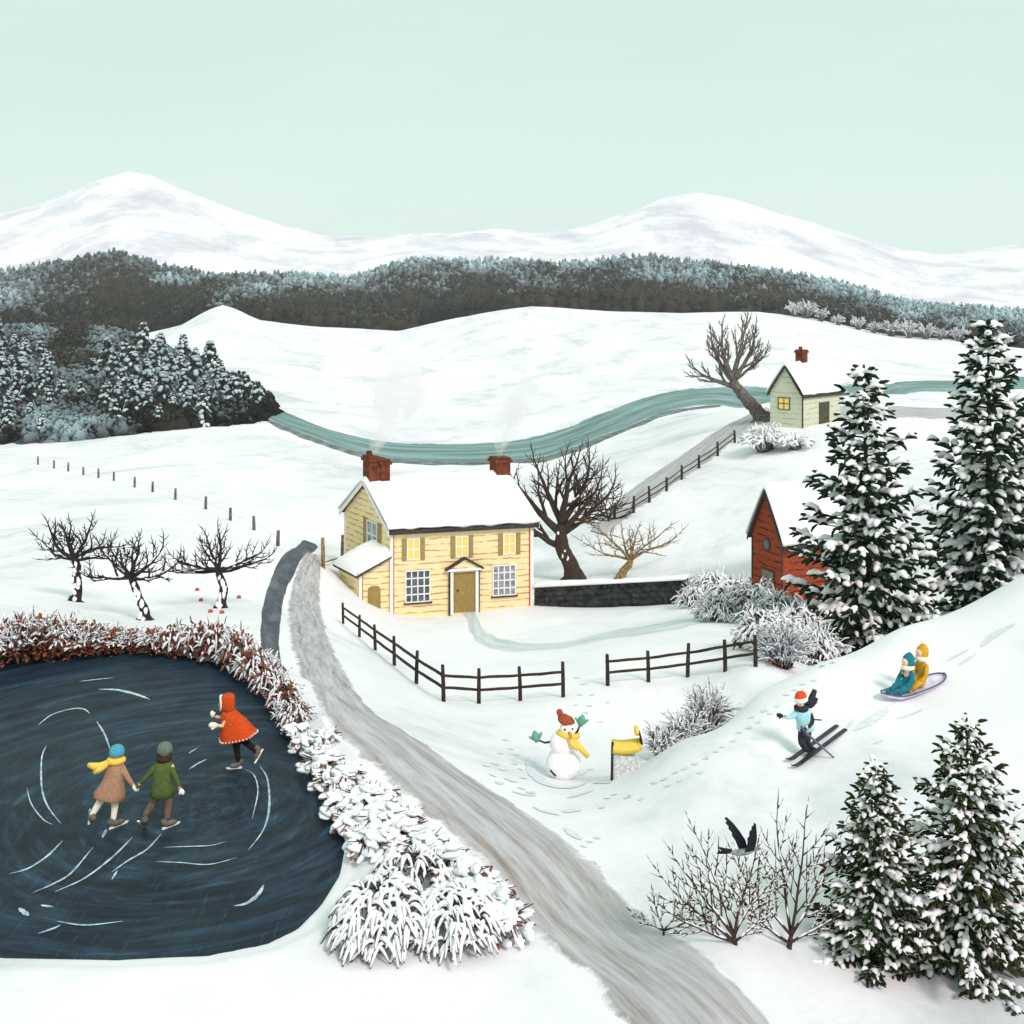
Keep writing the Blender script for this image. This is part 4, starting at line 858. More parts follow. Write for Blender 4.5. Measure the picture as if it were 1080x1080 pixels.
for i in range(n1):
    for j in range(n2):
        u = i / (n1 - 1); v = j / (n2 - 1); a = a0 - .36 + (0 - a0 + .36) * u * .995; b = b0 - .36 + (b1 - b0 + .72) * v
        ed = min(1, math.sqrt(min(u * 2.2, 1))) * min(1, math.sqrt(min(v, 1 - v) * 3.2)); z = 2.40 + (3.44 - 2.40) * min(1, u) + .02 + .55 * ed * (1 - .25 * u) + .05 * float(vnoise(np.array([a * 2.]), np.array([b * 2.]))[0]); V.append(fr.P(a, b, z - (.06 if ed < .05 else 0)))
Fq = [(i * n2 + j, i * n2 + j + 1, (i + 1) * n2 + j + 1, (i + 1) * n2 + j) for i in range(n1 - 1) for j in range(n2 - 1)]
V2 = [Vector((p.x, p.y, fr.O.z + 2.36 + 1.04 * ((i // n2) / (n1 - 1)))) for i, p in enumerate(V)]
m_ = MB(); kk = len(V); m_.add(V + V2, Fq + [tuple(kk + i for i in reversed(f)) for f in Fq] + [(j, j + kk, j + 1 + kk, j + 1) for j in range(n2 - 1)] + [(i * n2, (i + 1) * n2, (i + 1) * n2 + kk, i * n2 + kk) for i in range(n1 - 1)] + [(i * n2 + n2 - 1, i * n2 + n2 - 1 + kk, (i + 1) * n2 + n2 - 1 + kk, (i + 1) * n2 + n2 - 1) for i in range(n1 - 1)])
m_.obj('porch_snow', M['snow'], house)

# red barn
dB = 65.0; O = at_d(826, dB); O.z = CZ - (640 - HR) / F * dB
fr = Frame(O, R(22), R(24)); W, D, hw, rise = 5.6, 3.0, 3.7, 2.75
barn = thing('red_barn', 'small red boarded barn with a steep snowy roof behind the tall spruce', 'barn', O)
gable_walls(barn, fr, W, D, hw, rise, 'red_board'); roof_parts(barn, fr, W, D, hw, rise, .2, .16, .42, 9, bargew=.16, barge='dark_trim')
G = fr.gable()
w_ = MB(); w_.prism([(1.5 + .36 * math.cos(k * math.pi / 4 + .39), 3.25 + .4 * math.sin(k * math.pi / 4 + .39)) for k in range(8)], lambda u, z: G(u, -.01, z), lambda u, z: G(u, .05, z)); ww = w_.obj('window', M['dark_trim'], barn, False)
w_ = MB(); w_.prism([(1.5 + .26 * math.cos(k * math.pi / 4 + .39), 3.25 + .3 * math.sin(k * math.pi / 4 + .39)) for k in range(8)], lambda u, z: G(u, .0, z), lambda u, z: G(u, .06, z)); w_.obj('pane', M['glass'], ww, False, origin=barn['_o'])
d_ = MB(); d_.box((.85, -.01, -.6), (1.95, .05, 1.75), G); d_.obj('door', M['old_wood'], barn, False)
d_ = MB(); d_.box((.78, -.01, -.6), (.845, .07, 1.82), G); d_.box((1.955, -.01, -.6), (2.02, .07, 1.82), G); d_.box((.847, -.01, 1.753), (1.953, .07, 1.82), G); d_.obj('door_frame', M['dark_trim'], barn, False)
for k in (0, D - .12): t_ = MB(); t_.box((k, -.01, -1), (k + .1, .04, hw - .2), G); t_.obj('corner_board', M['dark_trim'], barn, False)

# green cottage
dC = 109.0; O = at_d(846, dC); O.z = CZ - (453 - HR) / F * dC
fr = Frame(O, R(40), R(46)); W, D, hw, rise = 6.3, 3.5, 3.4, 2.6
cot = thing('cottage', 'pale green cottage with a lit yellow gable window and red chimney on the hilltop', 'cottage', O)
gable_walls(cot, fr, W, D, hw, rise, 'green_board'); roof_parts(cot, fr, W, D, hw, rise, .2, .18, .55, 14, bargew=.16, barge='dark_trim')
window(cot, fr.gable(), 1.3, 2.6, 1.75, 2.95, 2, 2, 'lit', trim='dark_trim')
d_ = MB(); d_.box((2.7, -.01, -.4), (4.4, .05, 2.4), fr.front()); d_.obj('door', mat('dark_green_door', '3b3a2c', '575640', 4, .8, .2, .2), cot, False)
for k, w2 in ((0, .14),): t_ = MB(); t_.box((k - .03, -.01, -1), (k + w2, .05, hw - .2), fr.front()); t_.obj('corner_board', M['dark_trim'], cot, False)
chimney(cot, fr, 2.1, 2.9, D / 2 - .4, D / 2 + .4, hw + rise - .4, hw + rise + 1.5, pots=1)

# dark stone wall with snow coping
A, B = at_d(563, 68.5), at_d(722, 62.5); A.z = CZ - (640 - HR) / F * 68.5; B.z = CZ - (634 - HR) / F * 62.5
wall = thing('stone_wall', 'low black stone wall capped with snow, running right from the yellow house', 'wall', A)
dv = (B - A); Lw = math.hypot(dv.x, dv.y); dr_ = Vector((dv.x / Lw, dv.y / Lw, 0)); nm = Vector((-dr_.y, dr_.x, 0)); s_ = MB(); random.seed(9)
def WP(a, b, z): return A + dr_ * a + nm * b + Vector((0, 0, z + dv.z * a / Lw))
s_.box((0, .06, -1.2), (Lw, .44, 1.18), WP)
a = 0
for row_ in range(4):
    a = -random.random() * .4
    while a < Lw:
        l = random.uniform(.35, .8); a0_ = max(a, 0); a1_ = min(a + l, Lw)
        if a1_ - a0_ > .08: z_ = -.1 + row_ * .33; c = WP((a0_ + a1_) / 2, .07, z_ + .16); s_.ell(c, ((a1_ - a0_) * .52, .12, .175), 7, 5, Matrix.Rotation(math.atan2(dr_.y, dr_.x), 3, 'Z'), .09)
        a += l
s_.obj('stones', M['stone'], wall, False)
m_ = MB(); n_ = 60; V = []
for i in range(n_):
    for j in range(7):
        a = Lw * i / (n_ - 1); v = j / 6 * math.pi; V.append(WP(a, .25 - math.cos(v) * .36, 1.17 + math.sin(v) * (.26 + .09 * float(vnoise(np.array([a * .9]), np.array([3.]))[0]))))
m_.add(V, [(i * 7 + j, i * 7 + j + 1, (i + 1) * 7 + j + 1, (i + 1) * 7 + j) for i in range(n_ - 1) for j in range(6)] + [((i + 1) * 7, (i + 1) * 7 + 6, i * 7 + 6, i * 7) for i in range(n_ - 1)] + [tuple(range(6, -1, -1)), tuple(range((n_ - 1) * 7, n_ * 7))]); m_.obj('snow_coping', M['snow'], wall)

# fences
def fence(name, label, posts, ph, pr, rails, rr, wood, cat='fence', snow=False, lean=.05, seed=1, sag=.02):
    random.seed(seed); base = posts[0]; t = thing(name, label, cat, base)
    tops = []
    for p in posts:
        m_ = MB(); l = Vector((random.uniform(-lean, lean), random.uniform(-lean, lean), 0)) * ph; h = ph * random.uniform(.92, 1.1)
        m_.tube([p + Vector((0, 0, -.4)), p + Vector((0, 0, h * .5)) + l * .4, p + l + Vector((0, 0, h))], [pr * 1.05, pr, pr * .85], 7); po = m_.obj('post', M[wood], t); tops.append((p, l, h))
        if snow: s = MB(); s.ell(p + l + Vector((0, 0, h + .02)), (pr * 1.1, pr * 1.1, pr * .8), 8, 5, jit=.1); s.obj('snow_cap', M['snow'], po, origin=base)
    for i in range(len(posts) - 1):
        for k in rails:
            (p, l, h), (q, l2, h2) = tops[i], tops[i + 1]; a = p + l * k + Vector((0, -pr * .7, ph * k)); b = q + l2 * k + Vector((0, -pr * .7, ph * k)); mid = (a + b) / 2 + Vector((0, 0, random.uniform(-sag, sag * .5) * 2))
            e = (b - a) * .04; m_ = MB(); m_.tube([a - e, a.lerp(mid, .5) + Vector((0, 0, random.uniform(-sag, sag))), mid, mid.lerp(b, .5) + Vector((0, 0, random.uniform(-sag, sag))), b + e], [rr * .9, rr, rr * 1.05, rr, rr * .9], 6); m_.obj('rail', M[wood], t)
    return t
def tpost(px_, row_, d=None): return at(px_, row_) if d is None else at_d(px_, d)
fence('rail_fence', 'dark two-rail fence curving from the house corner along the front of the garden', [at(*p) for p in [(362, 658), (379, 672), (396, 686), (416, 702), (439, 721), (468, 740), (505, 742), (549, 739), (594, 735)]], 1.02, .062, (.42, .78), .048, 'fence_wood', seed=3, sag=.012)
fence('rail_fence', 'dark two-rail fence right of the garden gap, ending at the frosted bushes', [at(*p) for p in [(641, 723), (684, 719), (725, 714), (765, 708), (797, 703)]], 1.0, .065, (.42, .78), .047, 'fence_wood', seed=4, sag=.012)
fence('rail_fence', 'thin brown fence climbing the hill beside the upper lane', [at(*p) for p in [(648, 548), (668, 541), (685, 530), (703, 518), (719, 506), (737, 494), (757, 481), (775, 467)]], 1.25, .12, (.40, .75), .055, 'bark_brown', seed=5)
fence('wire_fence', 'line of grey posts with thin wires crossing the snow above the orchard', [at(*p) for p in [(293, 576), (268, 559), (243, 549), (217, 537), (185, 527), (161, 519), (142, 514), (120, 507), (104, 504), (88, 501), (72, 497), (57, 494), (40, 490)]], 1.0, .12, (.6,), .007, 'bark_grey', seed=6)
q = at_d(357, 68); fence('gate_posts', 'pair of pale wooden posts by the lane at the left corner of the yellow house', [at(341, 599), at(361, 593)], 1.9, .12, (.18,), .045, 'bark_tan', cat='posts', seed=8)

# chimney smoke
def smoke(name, label, base, pts, dens, colr, seed):
    """closed plume with an uneven skin, filled with thin smoke"""
    m = bpy.data.materials.new(name); m.use_nodes = True; t = m.node_tree; t.nodes.clear(); o = t.nodes.new("ShaderNodeOutputMaterial"); v = t.nodes.new("ShaderNodeVolumePrincipled")
    v.inputs['Color'].default_value = C4(colr); v.inputs['Anisotropy'].default_value = 0.1
    n = noise(t, .9, 6, rough=.65); mr = t.nodes.new("ShaderNodeMapRange"); mr.inputs[1].default_value = .40; mr.inputs[2].default_value = .72; mr.inputs[3].default_value = 0.0; mr.inputs[4].default_value = dens
    t.links.new(n, mr.inputs[0]); t.links.new(mr.outputs[0], v.inputs['Density']); t.links.new(v.outputs[0], o.inputs['Volume'])
    mb = MB(); path = resample([Vector(p[:3]) for p in pts], 26); rad = np.interp(np.linspace(0, 1, 26), np.linspace(0, 1, len(pts)), [p[3] for p in pts]); mb.tube(path, list(rad), 16)
    rs_ = np.random.RandomState(seed); mb.v = [tuple(np.array(q) + rs_.uniform(-1, 1, 3) * .07) for q in mb.v]
    ob = mb.obj(name, m, origin=tuple(base)); return tag(ob, label, 'smoke')
def rel(b_, l): return [(b_.x + x, b_.y + y, b_.z + z, r) for x, y, z, r in l]
frh = Frame(tuple(house['_o']), R(14), R(32))
c1 = frh.P(.4, 3.3, cz + 1.65); c2 = frh.P(8.3, 3.3, cz + 1.3)
smoke('smoke', 'thin warm-white smoke billowing above the left double chimney', c1, rel(c1, [(0, 0, -.1, .15), (.25, 0, .8, .5), (.9, .2, 2.1, 1.1), (1.6, .4, 3.8, 1.8), (2.6, .5, 5.2, 1.1)]), 2.3, (.985, .965, .965), 1)
smoke('smoke', 'thin grey-white smoke trailing up from the right chimney', c2, rel(c2, [(0, 0, -.1, .15), (.1, 0, .8, .45), (.5, .2, 2.0, .9), (1.3, .4, 3.3, 1.0), (2.1, .5, 4.6, .5)]), 2.5, (.965, .95, .96), 2)
# ------------------------------------------------------------------ people, snowman, sledge, bird, tracks
def cmat(n, a, b=None, sc=30, r=.9, bm=.5): return mat(n, a, b or a, sc, r, .15, bm, .006)
K = {'skin': cmat('face_skin', 'e6b898', 'efc8ac', 20, .6, 0), 'tan': cmat('tan_wool', '9c765c', 'b08a70'), 'yellow': cmat('yellow_wool', 'e3bb45', 'f2d268'), 'blue': cmat('blue_knit', '3f8ea3', '5aa6b8'),
     'green': cmat('olive_green_wool', '46562b', '586a38'), 'gknit': cmat('grey_green_knit', '5b6b5e', '6e7c70'), 'dbrown': cmat('dark_brown_scarf', '33241f', '4a352c'), 'brown': cmat('brown_trousers', '6b5547', '7d6555'),
     'cream': cmat('cream_wool', 'e9e0cb', 'f7f1e2'), 'boot': cmat('grey_skate_leather', '55524a', '75716a', 20, .6), 'blade': mat('pale_blade', 'dcd8cf', 'f3f0e8', 8, .35, .5, 0), 'red': cmat('orange_red_cape', 'b83f12', 'd0541f'),
     'black': cmat('black_tights', '171311', '2a2320'), 'lblue': cmat('pale_blue_vest', '93cdd4', 'b2e0e4'), 'charcoal': cmat('charcoal_wool', '24262b', '3b3e45'), 'cap': cmat('bright_red_cap', 'd4401a', 'e65a30'),
     'teal': cmat('teal_snowsuit', '1c6672', '2c8090'), 'mustard': cmat('mustard_snowsuit', 'c08e24', 'd6a53c'), 'sled': mat('lilac_sledge', 'c9c6dc', 'e6e4f0', 6, .5, .3, 0), 'rim': mat('dark_sledge_rim', '4b4766', '615d80', 6, .5, .3, 0),
     'ski': mat('black_skis', '222329', '36373f', 6, .5, .3, 0), 'pole': mat('grey_pole', '4c4f5c', '7b7f8c', 6, .5, .3, 0), 'rust': cmat('rust_knit', '8e4129', 'a85a3c'), 'mint': cmat('green_mittens', '58917c', '79ab98'),
     'carrot': mat('orange_nose', 'cf6a3c', 'e08a58', 6, .7, .2, 0), 'coal': mat('coal', '1c2733', '28323d', 6, .7, .2, 0), 'eye': mat('dark_eye', '1c1512', None, 6, .3, .4, 0), 'lip': mat('lips', 'b5605a', None, 6, .6, .3, 0),
     'slab': mat('speckled_grey_snow', 'a4a9a8', 'e4e5e3', 30, .9, .1, .3, .01)}
def skin(name, joints, bones, m, parent, sub=2):
    """one continuous surface grown round a skeleton: joints {name: (x, y, z, radius)}; first joint is the root"""
    names = list(joints); idx = {n: i for i, n in enumerate(names)}; o0 = Vector(parent['_o'])
    me = bpy.data.meshes.new(name); me.from_pydata([joints[n][:3] for n in names], [(idx[a], idx[b]) for a, b in bones], []); me.update()
    o = bpy.data.objects.new(name, me); col.objects.link(o); o.parent = parent; me.materials.append(m)
    md = o.modifiers.new('skin', 'SKIN'); md.use_smooth_shade = True; md.branch_smoothing = .6
    for n in names:
        v = me.skin_vertices[0].data[idx[n]]; r = joints[n][3]; v.radius = (r, r) if not hasattr(r, '__len__') else r; v.use_root = n == names[0]
    sb = o.modifiers.new('subdiv', 'SUBSURF'); sb.levels = sub; sb.render_levels = sub; return o
def chain(s): return [(a, b) for seg in s.split(';') for a, b in zip(seg.split(), seg.split()[1:])]
def loft(rings, n=18, close=True):
    """rings: (x, y, z, rx, ry, tilt) from top to bottom"""
    mb = MB(); vs = []; fs = []
    for x, y, z, rx, ry, ti in rings:
        for k in range(n): a = 2 * math.pi * k / n; w = 1 + .05 * math.sin(a * 5) * (rx > .15); vs.append((x + rx * w * math.cos(a), y + ry * w * math.sin(a), z + ti * math.cos(a)))
    for i in range(len(rings) - 1):
        for k in range(n): fs.append((i * n + k, i * n + n + k, i * n + n + (k + 1) % n, i * n + (k + 1) % n))
    if close: fs.append(tuple(range(n))); fs.append(tuple(range(len(rings) * n - 1, (len(rings) - 1) * n - 1, -1)))
    return mb.add(vs, fs)
def put(mb, name, m, parent, smooth=True):
    """local coordinates: already relative to the thing's base"""
    me = bpy.data.meshes.new(name); me.from_pydata(mb.v, [], mb.f); me.update()
    if smooth: me.polygons.foreach_set('use_smooth', [True] * len(me.polygons))
    o = bpy.data.objects.new(name, me); me.materials.append(m); col.objects.link(o); o.parent = parent; return o
def head_bits(t, hx, hy, hz, r, fx, fy):
    """eyes, nose and mouth on the side (fx, fy) the face looks to"""
    f = Vector((fx, fy, 0)).normalized(); s = Vector((-f.y, f.x, 0)); c = Vector((hx, hy, hz))
    for g in (-1, 1): mb = MB(); mb.ell(c + f * r * .86 + s * g * r * .36 + Vector((0, 0, r * .05)), r * .13, 8, 6); put(mb, 'eye', K['eye'], t)
    mb = MB(); mb.ell(c + f * r * 1.0 + Vector((0, 0, -r * .15)), (r * .16, r * .16, r * .2), 8, 6); put(mb, 'nose', K['skin'], t)
    mb = MB(); mb.ell(c + f * r * .9 + Vector((0, 0, -r * .45)), (r * .22, r * .22, r * .07), 8, 6); put(mb, 'mouth', K['lip'], t)
def mitten(t, p, r, m, d=(0, 0, -1), name='mitten'):
    mb = MB(); p = Vector(p); d = Vector(d).normalized(); mb.tube([p - d * r * .9, p, p + d * r * .9, p + d * r * 1.5], [r * .62, r * .9, r * .85, r * .35], 8); s = d.orthogonal().normalized()
    mb.tube([p - d * r * .2 + s * r * .4, p + d * r * .4 + s * r * 1.25], [r * .4, r * .28], 6); return put(mb, name, m, t)
def skate(t, heel, toe, r=.05, up=(0, 0, 1)):
    h = Vector(heel); q = Vector(toe); up = Vector(up).normalized(); d = (q - h).normalized(); up = (up - d * up.dot(d)).normalized(); L = (q - h).length; sd = d.cross(up)
    mb = MB(); mb.tube([h + up * .155, h + up * .10 + d * .01, h + up * .065 + d * L * .3, h + up * .06 + d * L * .75, q + up * .055], [r * .95, r, r * .95, r * .85, r * .45], 8); b = put(mb, 'skate', K['boot'], t)
    mb = MB(); o = [h - d * .03 + up * .004, h - d * .02 + up * .035, q + d * .02 + up * .035, q + d * .06 + up * .03, q + d * .03 + up * .004]
    vs = [p + sd * .011 for p in o] + [p - sd * .011 for p in o]; n = len(o); mb.add(vs, [tuple(range(n)), tuple(range(2 * n - 1, n - 1, -1))] + [(i, i + n, (i + 1) % n + n, (i + 1) % n) for i in range(n)]); put(mb, 'blade', K['blade'], b, False)
def capmesh(c, r, k=1.0, lo=-.12):
    return loft([(c[0], c[1], c[2] + r * k * 1.14, r * .05, r * .05, 0), (c[0], c[1], c[2] + r * k * 1.08, r * .45, r * .45, 0), (c[0], c[1], c[2] + r * k * .85, r * .86, r * .86, 0), (c[0], c[1], c[2] + r * k * .4, r * 1.1, r * 1.1, 0), (c[0], c[1], c[2] + r * lo, r * 1.15, r * 1.15, 0), (c[0], c[1], c[2] + r * (lo - .22), r * 1.09, r * 1.09, 0)], 16)
PG = 'children skating on the pond'
dsk = 8.5 * F / (875 - HR); zi = PZ + .025
# girl in the tan coat, seen from behind, gliding away
g = thing('person', 'skater in a tan coat, blue hat and blowing yellow scarf, holding hands on the pond', 'person', ((120 - 540) / F * dsk, dsk, zi), PG)
skin('body', dict(pelvis=(-.06, 0, .60, .10), waist=(-.03, 0, .75, .09), chest=(.02, .01, .90, .10), neck=(.03, .02, 1.03, .045), jaw=(.035, .04, 1.10, .075), head=(.04, .03, 1.17, .098), crown=(.04, .03, 1.22, .07),
     sr=(.13, .02, .95, .045), er=(.23, -.02, .79, .034), wr=(.33, -.03, .65, .026), sl=(-.09, .04, .95, .045), el=(-.14, .14, .80, .034), wl=(-.08, .24, .70, .026),
     hl=(-.13, 0, .56, .075), kl=(-.22, -.02, .40, .055), al=(-.33, -.06, .22, .038), hr=(0, 0, .56, .075), kr=(.01, .03, .34, .052), ar=(-.01, 0, .14, .038)),
     chain('pelvis waist chest neck jaw head crown;chest sr er wr;chest sl el wl;pelvis hl kl al;pelvis hr kr ar'), K['skin'], g)
skin('stockings', dict(a=(-.06, 0, .58, .10), hl=(-.13, 0, .54, .08), kl=(-.22, -.02, .40, .060), al=(-.335, -.06, .20, .044), hr=(0, 0, .54, .08), kr=(.01, .03, .34, .058), ar=(-.01, 0, .11, .044)), chain('a hl kl al;a hr kr ar'), K['cream'], g)
put(loft([(.03, .01, 1.03, .06, .05, 0), (.03, .01, .99, .13, .09, 0), (.02, .01, .88, .15, .11, 0), (-.01, 0, .74, .165, .13, -.01), (-.05, 0, .58, .215, .17, -.03), (-.08, 0, .50, .245, .20, -.055), (-.08, 0, .485, .23, .185, -.05)]), 'coat', K['tan'], g)
skin('sleeve', dict(a=(.10, .01, .95, .072), b=(.22, -.02, .80, .047), c=(.315, -.03, .665, .036)), chain('a b c'), K['tan'], g, 1)
skin('sleeve', dict(a=(-.07, .03, .95, .07), b=(-.14, .13, .80, .045), c=(-.09, .23, .70, .036)), chain('a b c'), K['tan'], g, 1)
put(capmesh((.04, .03, 1.17), .104), 'hat', K['blue'], g)
sc = put(loft([(.03, .02, 1.10, .10, .095, 0), (.03, .02, 1.075, .145, .125, 0), (.03, .02, 1.03, .15, .13, .01), (.03, .02, 1.0, .11, .10, 0)]), 'scarf', K['yellow'], g)
mb = MB(); mb.tube([(-.06, -.08, 1.05), (-.16, -.12, 1.02), (-.26, -.12, 1.01), (-.36, -.10, 1.03)], [.05, .055, .06, .035], 8); mb.tube([(-.08, -.09, 1.03), (-.17, -.14, .98), (-.25, -.15, .92)], [.045, .055, .035], 8); put(mb, 'scarf_tail', K['yellow'], sc)
mitten(g, (.345, -.03, .635), .042, K['cream'], (.6, 0, -.5)); mitten(g, (-.06, .26, .68), .04, K['cream'], (.5, .5, 0))
skate(g, (-.36, -.10, .12), (-.41, .06, .20), up=(.5, 0, .8)); skate(g, (-.03, -.04, .0), (.14, .10, .02))
# boy in green
b = thing('person', 'skater in olive coat and grey-green hat, on the right of the pair holding hands', 'person', ((165 - 540) / F * dsk, dsk, zi), PG)
skin('body', dict(pelvis=(.09, 0, .62, .10), waist=(.09, 0, .78, .09), chest=(.10, .01, .93, .10), neck=(.11, .02, 1.06, .045), jaw=(.115, .04, 1.13, .075), head=(.12, .03, 1.20, .098), crown=(.12, .03, 1.25, .07),
     sl=(0, .01, .97, .045), el=(-.12, -.02, .83, .034), wl=(-.27, -.03, .68, .026), sr=(.22, .01, .97, .045), er=(.30, 0, .78, .034), wr=(.37, -.02, .62, .026),
     hl=(.03, 0, .58, .075), kl=(-.06, .02, .38, .055), al=(-.18, -.04, .20, .04), hr=(.15, 0, .58, .075), kr=(.18, .03, .36, .055), ar=(.165, 0, .14, .04)),
     chain('pelvis waist chest neck jaw head crown;chest sl el wl;chest sr er wr;pelvis hl kl al;pelvis hr kr ar'), K['skin'], b)
skin('trousers', dict(w=(.09, 0, .74, .12), a=(.09, 0, .62, .13), hl=(.02, 0, .53, .09), kl=(-.06, .02, .38, .066), al=(-.18, -.04, .20, .050), hr=(.16, 0, .53, .09), kr=(.18, .03, .36, .066), ar=(.165, 0, .13, .050)), chain('w a hl kl al;a hr kr ar'), K['brown'], b)
put(loft([(.11, .02, 1.06, .06, .05, 0), (.11, .01, 1.02, .13, .09, 0), (.10, .01, .92, .155, .11, 0), (.09, 0, .78, .15, .115, 0), (.09, 0, .62, .18, .15, 0), (.09, 0, .52, .19, .16, 0), (.09, 0, .51, .16, .14, 0)]), 'coat', K['green'], b)
skin('sleeve', dict(a=(.03, .01, .975, .075), b=(-.12, -.02, .84, .044), c=(-.255, -.03, .695, .035)), chain('a b c'), K['green'], b, 1)
skin('sleeve', dict(a=(.19, .01, .975, .075), b=(.30, 0, .79, .044), c=(.365, -.02, .64, .035)), chain('a b c'), K['green'], b, 1)
put(capmesh((.12, .03, 1.21), .104), 'hat', K['gknit'], b)
put(loft([(.12, .02, 1.14, .09, .085, 0), (.12, .02, 1.12, .12, .11, 0), (.11, .02, 1.06, .125, .115, 0), (.11, .02, 1.03, .09, .085, 0)]), 'scarf', K['dbrown'], b)
mitten(b, (-.29, -.03, .655), .035, K['green'], (-.6, 0, -.5)); mitten(b, (.395, -.02, .585), .042, K['cream'], (.4, 0, -.6))
skate(b, (-.26, -.10, .14), (-.22, .03, .02), up=(.85, 0, .4)); skate(b, (.13, -.05, .0), (.29, .09, .01))
# child in the red hooded cape
dr2 = 8.5 * F / (812 - HR)
r = thing('person', 'skater in an orange-red hooded cape with dotted white hem, leaning left near the bank', 'person', ((247 - 540) / F * dr2, dr2, zi), PG)
skin('body', dict(pelvis=(.06, 0, .60, .10), waist=(.02, 0, .74, .09), chest=(-.06, 0, .90, .10), neck=(-.12, 0, 1.02, .045), jaw=(-.17, 0, 1.08, .075), head=(-.15, 0, 1.15, .098), crown=(-.13, 0, 1.20, .07),
     sl=(-.09, -.10, .94, .045), el=(-.16, -.16, .80, .036), wl=(-.29, -.12, .80, .028), sr=(-.09, .10, .94, .045), er=(-.18, .14, .82, .036), wr=(-.36, .08, .88, .028),
     hl=(.03, -.02, .55, .078), kl=(.05, -.02, .34, .055), al=(.08, -.02, .13, .04), hr=(.11, .03, .55, .078), kr=(.26, .03, .40, .055), ar=(.42, 0, .27, .04)),
     chain('pelvis waist chest neck jaw head crown;chest sl el wl;chest sr er wr;pelvis hl kl al;pelvis hr kr ar'), K['skin'], r)
skin('tights', dict(a=(.06, 0, .58, .10), hl=(.02, -.02, .53, .082), kl=(.05, -.02, .34, .060), al=(.08, -.02, .12, .046), hr=(.12, .03, .53, .082), kr=(.26, .03, .40, .060), ar=(.42, 0, .27, .046)), chain('a hl kl al;a hr kr ar'), K['black'], r)
put(loft([(-.11, 0, 1.06, .08, .08, 0), (-.08, 0, .98, .14, .14, 0), (-.03, 0, .86, .21, .19, .015), (.02, 0, .72, .265, .23, .03), (.06, 0, .60, .315, .27, .055), (.07, 0, .55, .325, .28, .06), (.07, 0, .54, .31, .26, .06)]), 'cape', K['red'], r)
mb = MB()
for k in range(34): a = 2 * math.pi * k / 34; w = 1 + .05 * math.sin(a * 5); mb.ell((.067 + .325 * w * math.cos(a), .282 * w * math.sin(a), .572 + .06 * math.cos(a)), .015, 6, 4)
put(mb, 'hem_dots', K['cream'], r)
mb = loft([(-.06, 0, 1.30, .05, .06, -.01), (-.09, 0, 1.29, .09, .10, -.01), (-.115, 0, 1.24, .125, .125, 0), (-.12, 0, 1.15, .13, .132, 0), (-.11, 0, 1.06, .115, .12, 0), (-.10, 0, 1.02, .10, .11, 0)]); put(mb, 'hood', K['red'], r)
mb = MB(); mb.tube([(-.235 + .03 * abs(math.cos(a)) ** 2, .10 * math.cos(a), 1.15 + .125 * math.sin(a)) for a in [k * math.pi / 8 for k in range(17)]], .02, 6); put(mb, 'hood_trim', K['cream'], r)
mb = MB(); mb.ell((-.175, 0, 1.14), (.082, .09, .10), 12, 8); put(mb, 'face', K['skin'], r); head_bits(r, -.17, 0, 1.14, .095, -1, -.15)
mitten(r, (-.32, -.12, .80), .062, K['cream'], (-1, 0, .1)); mitten(r, (-.40, .08, .91), .045, K['cream'], (-.2, 0, 1))
skate(r, (.11, .0, .0), (-.07, -.06, .01)); skate(r, (.50, .02, .30), (.41, -.03, .14), up=(-.85, 0, .5))

# skier
q0 = at(852, 797); ds = q0.y
s = thing('person', 'skier in a pale blue vest, red bobble hat and black scarf crouching down the slope', 'person', q0)
skin('body', dict(pelvis=(-.06, 0, .52, .10), waist=(-.06, -.01, .66, .09), chest=(-.10, -.02, .84, .105), neck=(-.14, -.04, .98, .05), jaw=(-.17, -.08, 1.05, .075), head=(-.16, -.06, 1.13, .098), crown=(-.15, -.05, 1.18, .07),
     sl=(-.24, -.04, .90, .05), el=(-.36, -.10, .79, .04), wl=(-.54, -.14, .83, .03), sr=(.03, -.05, .90, .05), er=(.06, -.12, .72, .04), wr=(-.10, -.20, .62, .03),
     hl=(-.12, -.02, .48, .085), kl=(-.16, -.16, .30, .062), al=(.0, -.08, .12, .045), hr=(.0, .04, .47, .085), kr=(-.04, -.06, .27, .062), ar=(.12, .06, .10, .045)),
     chain('pelvis waist chest neck jaw head crown;chest sl el wl;chest sr er wr;pelvis hl kl al;pelvis hr kr ar'), K['skin'], s)
skin('trousers', dict(w=(-.05, 0, .66, .12), a=(-.06, 0, .54, .135), hl=(-.12, -.02, .45, .105), kl=(-.16, -.16, .30, .075), al=(.0, -.08, .11, .056), hr=(.01, .04, .45, .095), kr=(-.04, -.06, .27, .075), ar=(.12, .06, .09, .056)), chain('w a hl kl al;a hr kr ar'), K['charcoal'], s)
put(loft([(-.14, -.04, .99, .07, .06, 0), (-.12, -.04, .95, .155, .11, 0), (-.10, -.03, .84, .185, .13, 0), (-.07, -.02, .70, .165, .125, 0), (-.05, -.01, .60, .165, .145, 0), (-.05, 0, .52, .17, .15, 0), (-.05, 0, .50, .13, .12, 0)]), 'vest', K['lblue'], s)
skin('sleeve', dict(a=(-.20, -.04, .90, .078), b=(-.36, -.10, .80, .05), c=(-.50, -.14, .82, .04)), chain('a b c'), K['lblue'], s, 1)
skin('sleeve', dict(a=(.0, -.04, .90, .078), b=(.07, -.12, .72, .05), c=(-.06, -.20, .63, .042)), chain('a b c'), K['charcoal'], s, 1)
mitten(s, (-.58, -.14, .85), .052, K['charcoal'], (-1, 0, .3)); mitten(s, (-.13, -.21, .60), .052, K['charcoal'], (-1, -.2, -.3))
